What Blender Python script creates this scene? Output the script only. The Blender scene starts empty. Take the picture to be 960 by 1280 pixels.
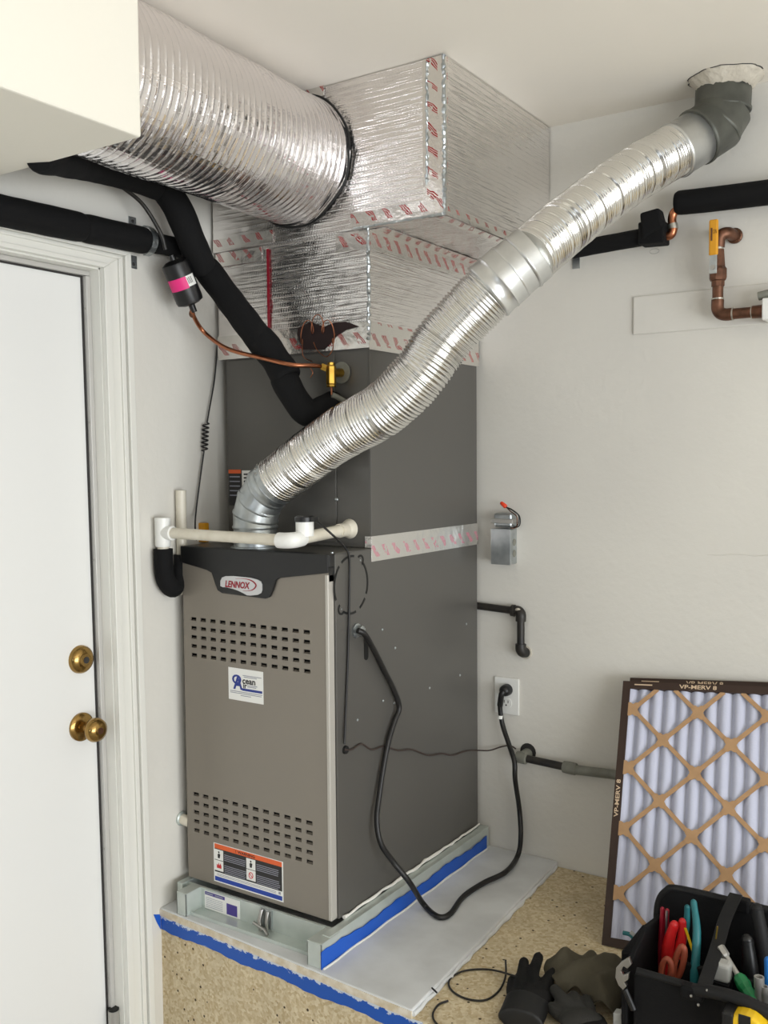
import bpy, bmesh, math, random
import numpy as np
from mathutils import Vector, Matrix, noise as mnoise
random.seed(7)
PI = math.pi
S = bpy.context.scene
COL = S.collection

# ------------------------------------------------------------------ camera
FPX = 1206.62
YAW, PITCH, ROLL = -.5826, .0542, .0080
CAM = Vector((1.2756, -1.7131, 1.0488))
def _axes():
    cy, sy, cp, sp, cr, sr = math.cos(YAW), math.sin(YAW), math.cos(PITCH), math.sin(PITCH), math.cos(ROLL), math.sin(ROLL)
    f = Vector((sy*cp, cy*cp, -sp)); r = Vector((cy, -sy, 0)); d = f.cross(r)
    return cr*r+sr*d, -sr*r+cr*d, f
RT, DN, FW = _axes()
cam = bpy.data.cameras.new('camera'); camo = bpy.data.objects.new('camera', cam); COL.objects.link(camo)
cam.sensor_fit = 'HORIZONTAL'; cam.sensor_width = 36; cam.lens = FPX/960*36; cam.clip_start = .02
camo.matrix_world = Matrix(((RT.x, -DN.x, -FW.x, CAM.x), (RT.y, -DN.y, -FW.y, CAM.y), (RT.z, -DN.z, -FW.z, CAM.z), (0, 0, 0, 1)))
S.camera = camo
def at(u, v, ax, val):
    """the point where the sight line of pixel (u, v) meets the plane ax = val"""
    d = RT*((u-480)/FPX)+DN*((v-640)/FPX)+FW
    i = 'xyz'.index(ax)
    return CAM+d*((val-CAM[i])/d[i])

# ------------------------------------------------------------------ light
S.view_settings.view_transform = 'Standard'; S.view_settings.look = 'None'
S.view_settings.gamma = 1; S.view_settings.use_curve_mapping = False
S.view_settings.exposure = -0.12
W = bpy.data.worlds.new('daylight'); S.world = W; W.use_nodes = True
W.node_tree.nodes['Background'].inputs[0].default_value = (.80, .90, 1.0, 1)
W.node_tree.nodes['Background'].inputs[1].default_value = 1.0
def area(name, loc, look, sx, sy, power, col):
    L = bpy.data.lights.new(name, 'AREA'); L.shape = 'RECTANGLE'; L.size = sx; L.size_y = sy; L.energy = power; L.color = col
    o = bpy.data.objects.new(name, L); COL.objects.link(o); o.location = loc
    o.rotation_euler = Vector(look).to_track_quat('-Z', 'Y').to_euler(); return o
# daylight coming in through the open garage door (far to the right and behind the camera)
area('garage_door_daylight', (4.75, -2.3, .45), (-1, .06, .52), 4.2, 1.9, 212, (.955, .985, 1.0))
area('side_window_daylight', (1.6, -5.35, .85), (0, 1, 0), 2.2, 1.1, 9, (.92, .96, 1))

# ------------------------------------------------------------------ materials
def lin(c):
    return tuple(((x/255)/12.92 if x/255 <= .04045 else ((x/255+.055)/1.055)**2.4) for x in c)
MATS = {}
def mat(name, col, rough=.5, metal=0.0, bump=None, var=None, coat=0, spec=None, trans=0, aniso=0):
    """col sRGB 0-255; bump=(scale, strength, distance); var=(scale, colour2 sRGB, amount)"""
    m = bpy.data.materials.new(name); m.use_nodes = True
    nt = m.node_tree; b = nt.nodes['Principled BSDF']
    c = lin(col)
    b.inputs['Base Color'].default_value = (*c, 1); b.inputs['Roughness'].default_value = rough; b.inputs['Metallic'].default_value = metal
    if coat: b.inputs['Coat Weight'].default_value = coat; b.inputs['Coat Roughness'].default_value = .15
    if spec is not None: b.inputs['Specular IOR Level'].default_value = spec
    if trans: b.inputs['Transmission Weight'].default_value = trans
    tc = nt.nodes.new('ShaderNodeTexCoord')
    if var:
        n = nt.nodes.new('ShaderNodeTexNoise'); n.inputs['Scale'].default_value = var[0]; n.inputs['Detail'].default_value = 5
        nt.links.new(tc.outputs['Object'], n.inputs['Vector'])
        rp = nt.nodes.new('ShaderNodeValToRGB'); rp.color_ramp.elements[0].position = .38; rp.color_ramp.elements[1].position = .66
        mx = tuple(c[i]*(1-var[2])+lin(var[1])[i]*var[2] for i in range(3))
        rp.color_ramp.elements[0].color = (*c, 1); rp.color_ramp.elements[1].color = (*mx, 1)
        nt.links.new(n.outputs['Fac'], rp.inputs['Fac']); nt.links.new(rp.outputs['Color'], b.inputs['Base Color'])
    if bump:
        n = nt.nodes.new('ShaderNodeTexNoise'); n.inputs['Scale'].default_value = bump[0]; n.inputs['Detail'].default_value = 4
        nt.links.new(tc.outputs['Object'], n.inputs['Vector'])
        bp = nt.nodes.new('ShaderNodeBump'); bp.inputs['Strength'].default_value = bump[1]; bp.inputs['Distance'].default_value = bump[2]
        nt.links.new(n.outputs['Fac'], bp.inputs['Height']); nt.links.new(bp.outputs['Normal'], b.inputs['Normal'])
    MATS[name] = m
    return m
mat('wall_paint', (220, 217, 209), .75, bump=(55, .25, .004), var=(2.5, (212, 209, 202), .6))
mat('ceiling_paint', (246, 240, 229), .5, bump=(18, .2, .004))
mat('soffit_paint', (234, 230, 218), .7, bump=(40, .12, .003))
mat('door_paint', (229, 229, 227), .38, bump=(12, .05, .003))
mat('trim_paint', (226, 225, 218), .4, bump=(25, .08, .002))
mat('concrete', (176, 172, 166), .8, var=(4, (150, 147, 142), .7), bump=(60, .3, .004))
mat('garage_wall', (176, 164, 148), .85, var=(1.2, (130, 118, 104), .8))
mat('unseen_wall_dark', (74, 64, 54), .8, var=(1.5, (52, 45, 39), .8))  # unseen wall coloured dark to deepen foil reflections and cut fill light
mat('strip_metal', (176, 174, 169), .4, .6)
mat('dark_gap', (42, 40, 39), .6)
mat('torn_dark', (38, 22, 22), .8)
mat('brass', (172, 140, 84), .2, 1, var=(30, (126, 98, 54), .6))
mat('brass_valve', (196, 158, 72), .3, 1, var=(60, (150, 112, 45), .5))
mat('furnace_paint', (135, 128, 118), .36, .2, bump=(220, .06, .001))
mat('door_edge_highlight', (186, 182, 174), .35, .2)  # lighter than furnace_paint: light caught by the rounded edge, painted in
mat('coil_paint', (92, 90, 86), .38, .2, bump=(220, .06, .001))
mat('black_plastic', (20, 20, 21), .38, bump=(300, .08, .001))
mat('black', (14, 14, 14), .6)
mat('silver_badge', (205, 205, 206), .3, .5)
mat('badge_red', (150, 20, 42), .4)
mat('sticker_white', (236, 236, 232), .45)
mat('sticker_blue', (38, 58, 140), .45)
mat('sticker_grey', (150, 152, 165), .5)
mat('label_black', (34, 33, 34), .5)
mat('label_orange', (226, 98, 44), .45)
mat('label_blue', (28, 64, 160), .45)
mat('label_red', (200, 40, 40), .45)
mat('label_purple', (76, 62, 140), .45)
mat('galvanised', (190, 195, 196), .34, .92, var=(26, (150, 156, 160), .7), bump=(30, .08, .002))
mat('galv_bright', (212, 213, 211), .3, .85, var=(20, (190, 191, 190), .7), bump=(30, .06, .002))
mat('galv_dull', (206, 213, 208), .38, .45, var=(18, (188, 197, 192), .7))
mat('weatherstrip_metal', (196, 194, 190), .4, .3)
mat('flex_aluminium', (224, 223, 220), .2, 1)
mat('dark_flue', (104, 105, 98), .5, .45, var=(14, (74, 75, 70), .8), bump=(40, .2, .002))
mat('plaster', (205, 198, 184), .9, bump=(60, .6, .01), var=(20, (178, 170, 156), .8))
mat('foam_black', (15, 15, 16), .85, bump=(160, .25, .002), spec=.25)
mat('pipe_black', (38, 37, 36), .45, .2, var=(40, (56, 50, 44), .6), bump=(90, .2, .002))
mat('pipe_grey', (128, 129, 119), .55, var=(30, (104, 102, 93), .7))
mat('pvc', (224, 218, 202), .35, var=(30, (205, 196, 176), .5))
mat('pvc_white', (240, 240, 236), .35)
mat('copper', (182, 118, 86), .3, 1, var=(40, (132, 84, 62), .7))
mat('copper_old', (116, 80, 62), .45, .75, var=(50, (82, 58, 44), .8))
mat('solder', (186, 182, 172), .4, .9)
mat('pink', (232, 44, 128), .5)
mat('wire_black', (22, 21, 21), .45)
mat('wire_brown', (62, 50, 46), .5)
mat('yellow_handle', (214, 150, 26), .45)
mat('yellow', (232, 190, 30), .4)
mat('outlet_white', (232, 232, 228), .35)
mat('wire_nut_red', (226, 66, 30), .4)
mat('painted_board', (219, 221, 222), .5, var=(9, (198, 199, 199), .75), bump=(40, .2, .002))
mat('board_edge', (205, 190, 162), .8, var=(40, (232, 226, 214), .8), bump=(120, .5, .004))
mat('caulk', (236, 234, 228), .5)
mat('cardboard', (182, 145, 106), .75, var=(60, (170, 134, 97), .6))
mat('filter_border', (52, 34, 24), .6)
mat('filter_print', (214, 190, 160), .6)
mat('filter_media', (192, 195, 213), .85, bump=(180, .25, .002))
mat('bag_black', (11, 11, 13), .78, bump=(400, .35, .002), spec=.25)
mat('bag_strap', (24, 24, 25), .6, bump=(500, .3, .002), spec=.3)
mat('glove_black', (15, 15, 15), .8, bump=(260, .4, .002), var=(25, (28, 27, 26), .7), spec=.25)
mat('glove_grey', (44, 43, 40), .8, bump=(260, .4, .002))
mat('canvas', (84, 79, 66), .9, bump=(350, .4, .002), var=(12, (70, 65, 53), .7), spec=.2)
mat('tool_red', (204, 32, 34), .38)
mat('tool_brown', (150, 72, 50), .5)
mat('tool_teal', (28, 104, 110), .42)
mat('tool_green', (26, 122, 70), .4)
mat('tool_blue', (30, 110, 190), .4)
mat('tool_steel', (176, 174, 170), .32, 1)
mat('tool_grey', (168, 168, 164), .5)

def wall_streak(m): return m
def nodes_of(name, rough=.5, metal=0.0):
    m = bpy.data.materials.new(name); m.use_nodes = True; MATS[name] = m
    nt = m.node_tree; b = nt.nodes['Principled BSDF']; b.inputs['Roughness'].default_value = rough; b.inputs['Metallic'].default_value = metal
    return m, nt, b
def N(nt, kind, **kw):
    n = nt.nodes.new(kind)
    for k, v in kw.items():
        if k in n.inputs: n.inputs[k].default_value = v
        else: setattr(n, k, v)
    return n
def math_(nt, op, a, b=None):
    n = nt.nodes.new('ShaderNodeMath'); n.operation = op
    for i, x in enumerate((a, b)):
        if x is None: continue
        if isinstance(x, (int, float)): n.inputs[i].default_value = x
        else: nt.links.new(x, n.inputs[i])
    return n.outputs[0]
# particle board: beige chips with dark flecks
def particle_board():
    m, nt, b = nodes_of('particle_board', .85)
    tc = N(nt, 'ShaderNodeTexCoord')
    v1 = N(nt, 'ShaderNodeTexVoronoi', Scale=150.0); v1.feature = 'F1'
    nt.links.new(tc.outputs['Object'], v1.inputs['Vector'])
    mp = N(nt, 'ShaderNodeValToRGB'); e = mp.color_ramp.elements
    e[0].position = 0; e[0].color = (*lin((200, 178, 138)), 1); e[1].position = 1; e[1].color = (*lin((232, 217, 184)), 1)
    sp = N(nt, 'ShaderNodeSeparateColor'); nt.links.new(v1.outputs['Color'], sp.inputs[0]); nt.links.new(sp.outputs[0], mp.inputs['Fac'])
    n2 = N(nt, 'ShaderNodeTexNoise', Scale=11.0, Detail=5.0); nt.links.new(tc.outputs['Object'], n2.inputs['Vector'])
    mx = N(nt, 'ShaderNodeMixRGB'); mx.blend_type = 'MULTIPLY'; mx.inputs[0].default_value = .28
    nt.links.new(mp.outputs[0], mx.inputs[1]); nt.links.new(n2.outputs['Fac'], mx.inputs[2])
    v2 = N(nt, 'ShaderNodeTexVoronoi', Scale=46.0, Randomness=1.0); nt.links.new(tc.outputs['Object'], v2.inputs['Vector'])
    s2 = N(nt, 'ShaderNodeSeparateColor'); nt.links.new(v2.outputs['Color'], s2.inputs[0])
    pick = math_(nt, 'MULTIPLY', math_(nt, 'LESS_THAN', s2.outputs[1], .42), math_(nt, 'LESS_THAN', v2.outputs['Distance'], .15))
    m2 = N(nt, 'ShaderNodeMixRGB'); nt.links.new(pick, m2.inputs[0]); nt.links.new(mx.outputs[0], m2.inputs[1]); m2.inputs[2].default_value = (*lin((72, 58, 40)), 1)
    nt.links.new(m2.outputs[0], b.inputs['Base Color'])
    bp = N(nt, 'ShaderNodeBump', Strength=.25, Distance=.003); nt.links.new(v1.outputs['Distance'], bp.inputs['Height']); nt.links.new(bp.outputs[0], b.inputs['Normal'])
particle_board()
# blue masking tape, flecked with dried paint
def masking():
    m, nt, b = nodes_of('blue_tape', .55)
    tc = N(nt, 'ShaderNodeTexCoord')
    n = N(nt, 'ShaderNodeTexNoise', Scale=38.0, Detail=8.0, Roughness=.7); nt.links.new(tc.outputs['UV'], n.inputs['Vector'])
    uv = N(nt, 'ShaderNodeSeparateXYZ'); nt.links.new(tc.outputs['UV'], uv.inputs[0])
    k = math_(nt, 'GREATER_THAN', math_(nt, 'ADD', n.outputs['Fac'], math_(nt, 'MULTIPLY', uv.outputs[1], 12.0)), .74)
    mx = N(nt, 'ShaderNodeMixRGB'); nt.links.new(k, mx.inputs[0]); mx.inputs[1].default_value = (*lin((22, 84, 178)), 1); mx.inputs[2].default_value = (*lin((205, 214, 226)), 1)
    nt.links.new(mx.outputs[0], b.inputs['Base Color'])
masking()
mat('blue_tape_clean', (24, 88, 190), .5, bump=(120, .15, .002))
# reinforced foil facing: metal with horizontal scrim ridges and wrinkles
def foil(name, col, rough, vert=False, sc=210.0, strength=.6):
    m, nt, b = nodes_of(name, rough, .97)
    b.inputs['Base Color'].default_value = (*lin(col), 1)
    tc = N(nt, 'ShaderNodeTexCoord')
    sx = N(nt, 'ShaderNodeSeparateXYZ'); nt.links.new(tc.outputs['UV'], sx.inputs[0])
    nz = N(nt, 'ShaderNodeTexNoise', Scale=14.0, Detail=4.0); nt.links.new(tc.outputs['UV'], nz.inputs['Vector'])
    mp = N(nt, 'ShaderNodeMapping'); mp.inputs['Scale'].default_value = (4.0, sc*.34, 1); nt.links.new(tc.outputs['UV'], mp.inputs[0])
    st = N(nt, 'ShaderNodeTexNoise', Scale=1.0, Detail=3.0, Roughness=.6); nt.links.new(mp.outputs[0], st.inputs['Vector'])
    ridge = math_(nt, 'MINIMUM', math_(nt, 'MULTIPLY', math_(nt, 'ABSOLUTE', math_(nt, 'SUBTRACT', st.outputs['Fac'], .5)), 9.0), 1.0)
    w2 = math_(nt, 'SINE', math_(nt, 'ADD', math_(nt, 'MULTIPLY', sx.outputs[0], sc*4.0), math_(nt, 'MULTIPLY', sx.outputs[1], sc*3.4)))
    w3 = math_(nt, 'SINE', math_(nt, 'MULTIPLY', sx.outputs[1], sc*4.4))
    w4 = math_(nt, 'POWER', math_(nt, 'MAXIMUM', math_(nt, 'SINE', math_(nt, 'MULTIPLY', sx.outputs[1], 2*PI/.0125)), 0.0), 6.0)
    n3 = N(nt, 'ShaderNodeTexNoise', Scale=7.0, Detail=4.0); nt.links.new(tc.outputs['UV'], n3.inputs['Vector'])
    n2 = N(nt, 'ShaderNodeTexNoise', Scale=70.0, Detail=3.0); nt.links.new(tc.outputs['UV'], n2.inputs['Vector'])
    h = math_(nt, 'ADD', math_(nt, 'ADD', math_(nt, 'MULTIPLY', ridge, .6), math_(nt, 'MULTIPLY', math_(nt, 'MULTIPLY', w2, w3), .13)), math_(nt, 'ADD', math_(nt, 'ADD', math_(nt, 'MULTIPLY', w4, .6), math_(nt, 'MULTIPLY', n2.outputs['Fac'], .3)), math_(nt, 'MULTIPLY', n3.outputs['Fac'], 5.0)))
    bp = N(nt, 'ShaderNodeBump', Strength=strength, Distance=.0016); nt.links.new(h, bp.inputs['Height']); nt.links.new(bp.outputs[0], b.inputs['Normal'])
foil('foil_facing', (238, 235, 233), .13, strength=.7)
foil('foil_duct', (234, 230, 231), .1, sc=60.0, strength=.14)
# foil tape with red print in diagonal bar clusters
def foil_tape(name, base, red, metal, density):
    m, nt, b = nodes_of(name, .26, metal)
    tc = N(nt, 'ShaderNodeTexCoord'); sx = N(nt, 'ShaderNodeSeparateXYZ'); nt.links.new(tc.outputs['UV'], sx.inputs[0])
    nz = N(nt, 'ShaderNodeTexNoise', Scale=24.0, Detail=3.0); nt.links.new(tc.outputs['UV'], nz.inputs['Vector'])
    d = math_(nt, 'ADD', math_(nt, 'ADD', sx.outputs[0], math_(nt, 'MULTIPLY', sx.outputs[1], .85)), math_(nt, 'MULTIPLY', nz.outputs['Fac'], .030))
    cl = math_(nt, 'LESS_THAN', math_(nt, 'MODULO', math_(nt, 'ADD', d, 5.0), .047), .0170)
    ln = math_(nt, 'LESS_THAN', math_(nt, 'MODULO', math_(nt, 'ADD', d, 5.0), .0052), .0031)
    bd = math_(nt, 'LESS_THAN', math_(nt, 'ABSOLUTE', math_(nt, 'ADD', math_(nt, 'MODULO', math_(nt, 'ADD', sx.outputs[1], 5.0), .05), -.024)), .014)
    n2 = N(nt, 'ShaderNodeTexNoise', Scale=75.0, Detail=3.0); nt.links.new(tc.outputs['UV'], n2.inputs['Vector'])
    k = math_(nt, 'MULTIPLY', math_(nt, 'MULTIPLY', cl, math_(nt, 'MULTIPLY', ln, bd)), math_(nt, 'LESS_THAN', n2.outputs['Fac'], density))
    mx = N(nt, 'ShaderNodeMixRGB'); nt.links.new(k, mx.inputs[0]); mx.inputs[1].default_value = (*lin(base), 1); mx.inputs[2].default_value = (*lin(red), 1)
    nt.links.new(mx.outputs[0], b.inputs['Base Color'])
    nt.links.new(math_(nt, 'MULTIPLY', math_(nt, 'SUBTRACT', 1.0, k), metal), b.inputs['Metallic'])
    nb = N(nt, 'ShaderNodeTexNoise', Scale=45.0, Detail=4.0); nt.links.new(tc.outputs['UV'], nb.inputs['Vector'])
    bp = N(nt, 'ShaderNodeBump', Strength=.6, Distance=.004); nt.links.new(nb.outputs['Fac'], bp.inputs['Height']); nt.links.new(bp.outputs[0], b.inputs['Normal'])
foil_tape('foil_tape_red', (226, 223, 218), (158, 36, 40), .92, .60)
foil_tape('foil_tape_pink', (224, 222, 218), (196, 112, 134), .8, .56)

# ------------------------------------------------------------------ mesh helpers
ORG = {}
def V(*a): return Vector(a)
def cr_path(pts, n=12):
    """Catmull-Rom through the points"""
    P = [Vector(p) for p in pts]; P = [2*P[0]-P[1]]+P+[2*P[-1]-P[-2]]; out = []
    for i in range(1, len(P)-2):
        a, b, c, d = P[i-1:i+3]
        for k in range(n):
            t = k/n
            out.append(.5*((2*b)+(c-a)*t+(2*a-5*b+4*c-d)*t*t+(3*b-a-3*c+d)*t**3))
    out.append(P[-2]); return out
def resample(path, step):
    path = [Vector(p) for p in path]; L = [0]
    for a, b in zip(path, path[1:]): L.append(L[-1]+(b-a).length)
    n = max(2, int(L[-1]/step)); out = []; j = 0
    for i in range(n+1):
        s = L[-1]*i/n
        while j < len(L)-2 and L[j+1] < s: j += 1
        t = (s-L[j])/max(1e-9, L[j+1]-L[j]); out.append(path[j].lerp(path[j+1], t))
    return out, L[-1]
class MB:
    def __init__(s): s.v = []; s.f = []; s.uv = {}
    def add(s, vs, fs):
        k = len(s.v); s.v += [Vector(p) for p in vs]; s.f += [tuple(i+k for i in f) for f in fs]; return s
    def box(s, a, b):
        x0, y0, z0 = a; x1, y1, z1 = b
        return s.add([(x0,y0,z0),(x1,y0,z0),(x1,y1,z0),(x0,y1,z0),(x0,y0,z1),(x1,y0,z1),(x1,y1,z1),(x0,y1,z1)],
                     [(0,3,2,1),(4,5,6,7),(0,1,5,4),(1,2,6,5),(2,3,7,6),(3,0,4,7)])
    def hexa(s, p):   # eight corners: bottom four then top four
        return s.add(p, [(0,3,2,1),(4,5,6,7),(0,1,5,4),(1,2,6,5),(2,3,7,6),(3,0,4,7)])
    def obox(s, c, ex, ey, ez):   # half-extents as vectors
        c, ex, ey, ez = map(Vector, (c, ex, ey, ez))
        return s.hexa([c-ex-ey-ez, c+ex-ey-ez, c+ex+ey-ez, c-ex+ey-ez, c-ex-ey+ez, c+ex-ey+ez, c+ex+ey+ez, c-ex+ey+ez])
    def tube(s, path, r, seg=12, caps=True, squash=None):
        path = [Vector(p) for p in path]; n = len(path)
        rr = r if isinstance(r, (list, tuple)) else [r]*n
        T = [(path[min(i+1, n-1)]-path[max(i-1, 0)]).normalized() for i in range(n)]
        ref = Vector((0, 0, 1)) if abs(T[0].z) < .9 else Vector((1, 0, 0))
        u = T[0].cross(ref).normalized(); vs = []; fs = []
        for i in range(n):
            u = (u-T[i]*u.dot(T[i])).normalized(); w = T[i].cross(u)
            for k in range(seg):
                a = 2*PI*k/seg
                rad = rr[i](a) if callable(rr[i]) else rr[i]
                vs.append(path[i]+(u*math.cos(a)+w*math.sin(a)*(squash or 1))*rad)
        for i in range(n-1):
            for k in range(seg):
                fs.append((i*seg+k, i*seg+(k+1)%seg, (i+1)*seg+(k+1)%seg, (i+1)*seg+k))
        if caps: fs += [tuple(range(seg-1, -1, -1)), tuple((n-1)*seg+k for k in range(seg))]
        return s.add(vs, fs)
    def cyl(s, p, q, r, r2=None, seg=20): return s.tube([p, q], [r, r if r2 is None else r2], seg)
    def lathe(s, o, ax, prof, seg=24):   # prof: (distance along axis, radius)
        o = Vector(o); ax = Vector(ax).normalized(); u = ax.orthogonal().normalized(); w = ax.cross(u); vs = []; fs = []
        for h, r in prof:
            for k in range(seg):
                a = 2*PI*k/seg; vs.append(o+ax*h+(u*math.cos(a)+w*math.sin(a))*r)
        n = len(prof)
        for i in range(n-1):
            for k in range(seg): fs.append((i*seg+k, i*seg+(k+1)%seg, (i+1)*seg+(k+1)%seg, (i+1)*seg+k))
        fs += [tuple(range(seg-1, -1, -1)), tuple((n-1)*seg+k for k in range(seg))]
        return s.add(vs, fs)
    def ball(s, c, rx, ry=None, rz=None, seg=16, rings=10):
        ry = rx if ry is None else ry; rz = rx if rz is None else rz; c = Vector(c); vs = [c-Vector((0, 0, rz))]; fs = []
        for i in range(1, rings):
            t = -PI/2+PI*i/rings
            for k in range(seg):
                a = 2*PI*k/seg; vs.append(c+Vector((rx*math.cos(t)*math.cos(a), ry*math.cos(t)*math.sin(a), rz*math.sin(t))))
        vs.append(c+Vector((0, 0, rz))); last = len(vs)-1
        for k in range(seg):
            fs.append((0, 1+(k+1)%seg, 1+k)); b = 1+(rings-2)*seg; fs.append((last, b+k, b+(k+1)%seg))
        for i in range(rings-2):
            for k in range(seg): fs.append((1+i*seg+k, 1+i*seg+(k+1)%seg, 1+(i+1)*seg+(k+1)%seg, 1+(i+1)*seg+k))
        return s.add(vs, fs)
    def prism(s, pts, d):   # planar polygon (3d points) pushed along d
        d = Vector(d); n = len(pts); vs = [Vector(p) for p in pts]; vs += [p+d for p in vs]
        fs = [tuple(range(n)), tuple(range(2*n-1, n-1, -1))]+[(i, (i+1) % n, n+(i+1) % n, n+i) for i in range(n)]
        return s.add(vs, fs)
    def sheet(s, o, ex, ey, nx, ny, nrm, amp=0, thick=.0, seed=0, fr=9):
        """wrinkled sheet o + u*ex + v*ey, u and v in metres in the uv map; closed with a back sheet"""
        o, ex, ey, nrm = map(Vector, (o, ex, ey, nrm)); lx, ly = ex.length, ey.length; vs = []; fs = []; uvs = []
        for j in range(ny+1):
            for i in range(nx+1):
                u, v = i/nx, j/ny; p = o+ex*u+ey*v
                edge = min(1, min(u, 1-u)*nx/1.5, min(v, 1-v)*ny/1.5)
                a = amp*(mnoise.noise(Vector((u*lx*fr+seed, v*ly*fr*2.2, seed*1.7)))+.5*mnoise.noise(Vector((u*lx*fr*3, v*ly*fr*5+seed, seed)))) if amp else 0
                vs.append(p+nrm*(a*edge)); uvs.append((u*lx+seed*.137, v*ly))
        for j in range(ny):
            for i in range(nx):
                q = j*(nx+1)+i; fs.append((q, q+1, q+nx+2, q+nx+1))
        k0 = len(s.v)
        for i, t in enumerate(uvs): s.uv[k0+i] = t
        s.add(vs, fs)
        if thick:
            b = nrm*(-thick); c = [o, o+ex, o+ex+ey, o+ey]; m = len(s.v)
            s.add([p for p in c]+[p+b for p in c], [(7, 6, 5, 4), (0, 4, 5, 1), (1, 5, 6, 2), (2, 6, 7, 3), (3, 7, 4, 0)])
        return s
    def build(s, name, m, parent=None, smooth=None, bevel=0, seg=2, recalc=True, remesh=0):
        if parent is not None: org = ORG[parent.name]
        else:
            xs = [p.x for p in s.v]; ys = [p.y for p in s.v]; org = Vector(((min(xs)+max(xs))/2, (min(ys)+max(ys))/2, min(p.z for p in s.v)))
        me = bpy.data.meshes.new(name); me.from_pydata([tuple(p-org) for p in s.v], [], s.f)
        if s.uv:
            l = me.uv_layers.new(name='UVMap')
            for lp in me.loops:
                if lp.vertex_index in s.uv: l.data[lp.index].uv = s.uv[lp.vertex_index]
        if recalc:
            bm = bmesh.new(); bm.from_mesh(me); bmesh.ops.recalc_face_normals(bm, faces=bm.faces); bm.to_mesh(me); bm.free()
        if smooth is not None:
            me.shade_smooth(); me.set_sharp_from_angle(angle=math.radians(smooth))
        me.materials.append(MATS[m] if isinstance(m, str) else m)
        o = bpy.data.objects.new(name, me); COL.objects.link(o)
        if parent is not None: o.parent = parent
        else: o.location = org
        ORG[o.name] = org
        if remesh:
            r = o.modifiers.new('join', 'REMESH'); r.mode = 'VOXEL'; r.voxel_size = remesh; r.use_smooth_shade = True
            q = o.modifiers.new('soft', 'SMOOTH'); q.factor = .5; q.iterations = 4
        if bevel:
            b = o.modifiers.new('bevel', 'BEVEL'); b.width = bevel; b.segments = seg; b.limit_method = 'ANGLE'; b.angle_limit = math.radians(40)
        return o
def root(name, loc, label=None, cat=None, group=None):
    o = bpy.data.objects.new(name, None); COL.objects.link(o); o.location = loc; o.empty_display_size = .05
    ORG[o.name] = Vector(loc)
    if label: tag(o, label, cat, group)
    return o
def tag(o, label, cat, group=None):
    o['label'] = label; o['category'] = cat
    if group: o['group'] = group
    return o
def struct(o, label=None):
    o['kind'] = 'structure'
    if label: o['label'] = label
    return o
def text(s, name, m, parent, o, ex, ey, w=None, h=None, thick=.0003, shear=0, bold=0):
    """flat lettering: box of width w / height h with its lower left corner at o"""
    c = bpy.data.curves.new('t', 'FONT'); c.body = s; c.size = 1; c.shear = shear; c.offset = bold; c.resolution_u = 3
    t = bpy.data.objects.new('t', c); me = bpy.data.meshes.new_from_object(t)
    vs = [v.co.copy() for v in me.vertices]; fs = [tuple(p.vertices) for p in me.polygons]
    bpy.data.objects.remove(t); bpy.data.curves.remove(c)
    x0, x1 = min(v.x for v in vs), max(v.x for v in vs); y0, y1 = min(v.y for v in vs), max(v.y for v in vs)
    sx = w/(x1-x0) if w else None; sy = h/(y1-y0) if h else None
    sx = sx or sy; sy = sy or sx
    ex, ey = Vector(ex).normalized(), Vector(ey).normalized(); n = ex.cross(ey).normalized(); o = Vector(o)
    b = MB(); b.add([o+ex*((v.x-x0)*sx)+ey*((v.y-y0)*sy)+n*thick for v in vs], fs)
    bpy.data.meshes.remove(me)
    return b.build(name, m, parent, recalc=False)
X, Y, Z = V(1, 0, 0), V(0, 1, 0), V(0, 0, 1)

# ------------------------------------------------------------------ the room
FZ, CZ, WX, WY = -.51, 1.929, -.487, .724      # floor, ceiling, left wall, back wall
RX, FY = 4.9, -5.5                              # far right wall, wall behind the camera
DY0, DY1, DZ = -1.10, -.188, 1.492              # door opening
struct(MB().box((WX-.4, FY-.15, FZ-.1), (RX+.15, WY+.15, FZ)).build('floor', 'concrete'), 'bare grey garage floor')
struct(MB().box((WX-.12, FY-.15, CZ), (RX+.15, WY+.15, CZ+.1)).build('ceiling', 'ceiling_paint'), 'smooth off-white garage ceiling')
b = MB(); b.box((WX-.12, DY1, FZ), (WX, WY+.12, CZ)); b.box((WX-.12, DY0, DZ), (WX, DY1, CZ)); b.box((WX-.12, FY-.12, FZ), (WX, DY0, CZ))
struct(b.build('wall_left', 'wall_paint'), 'white plaster wall with the door')
wb = struct(MB().box((WX, WY, FZ), (RX, WY+.12, CZ)).build('wall_back', 'wall_paint'), 'white plaster wall behind the furnace')
b = MB(); b.box((RX, -.15, FZ), (RX+.12, WY+.12, CZ)); b.box((RX, FY, FZ), (RX+.12, -4.45, CZ)); b.box((RX, -4.45, 1.58), (RX+.12, -.15, CZ))
struct(b.build('wall_right', 'garage_wall'), 'garage wall with the open vehicle door')
b = MB(); b.box((WX, FY-.12, FZ), (.45, FY, CZ)); b.box((2.75, FY-.12, FZ), (RX, FY, CZ)); b.box((.45, FY-.12, FZ), (2.75, FY, .28)); b.box((.45, FY-.12, 1.42), (2.75, FY, CZ))
struct(b.build('wall_front', 'unseen_wall_dark'), 'garage wall with a wide window')
# shallow filled-in patch on the back wall, right
pa, pb, pc, pd = at(792, 371, 'y', WY), at(966, 356, 'y', WY), at(966, 413, 'y', WY), at(791, 419, 'y', WY)
zt, zb_ = pa.z, pd.z
b = MB(); b.box((pa.x, WY-.006, zb_), (1.02, WY+.001, zt))
b.build('wall_patch', 'wall_paint', wb, bevel=.004)
# plaster seam lower on the wall
b = MB(); b.tube([at(885+i*15, 693+1.2*math.sin(i*1.9)+i*.2, 'y', WY-.0005) for i in range(9)], .0011, 5)
b.build('plaster_crack', 'wall_paint', wb)

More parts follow.
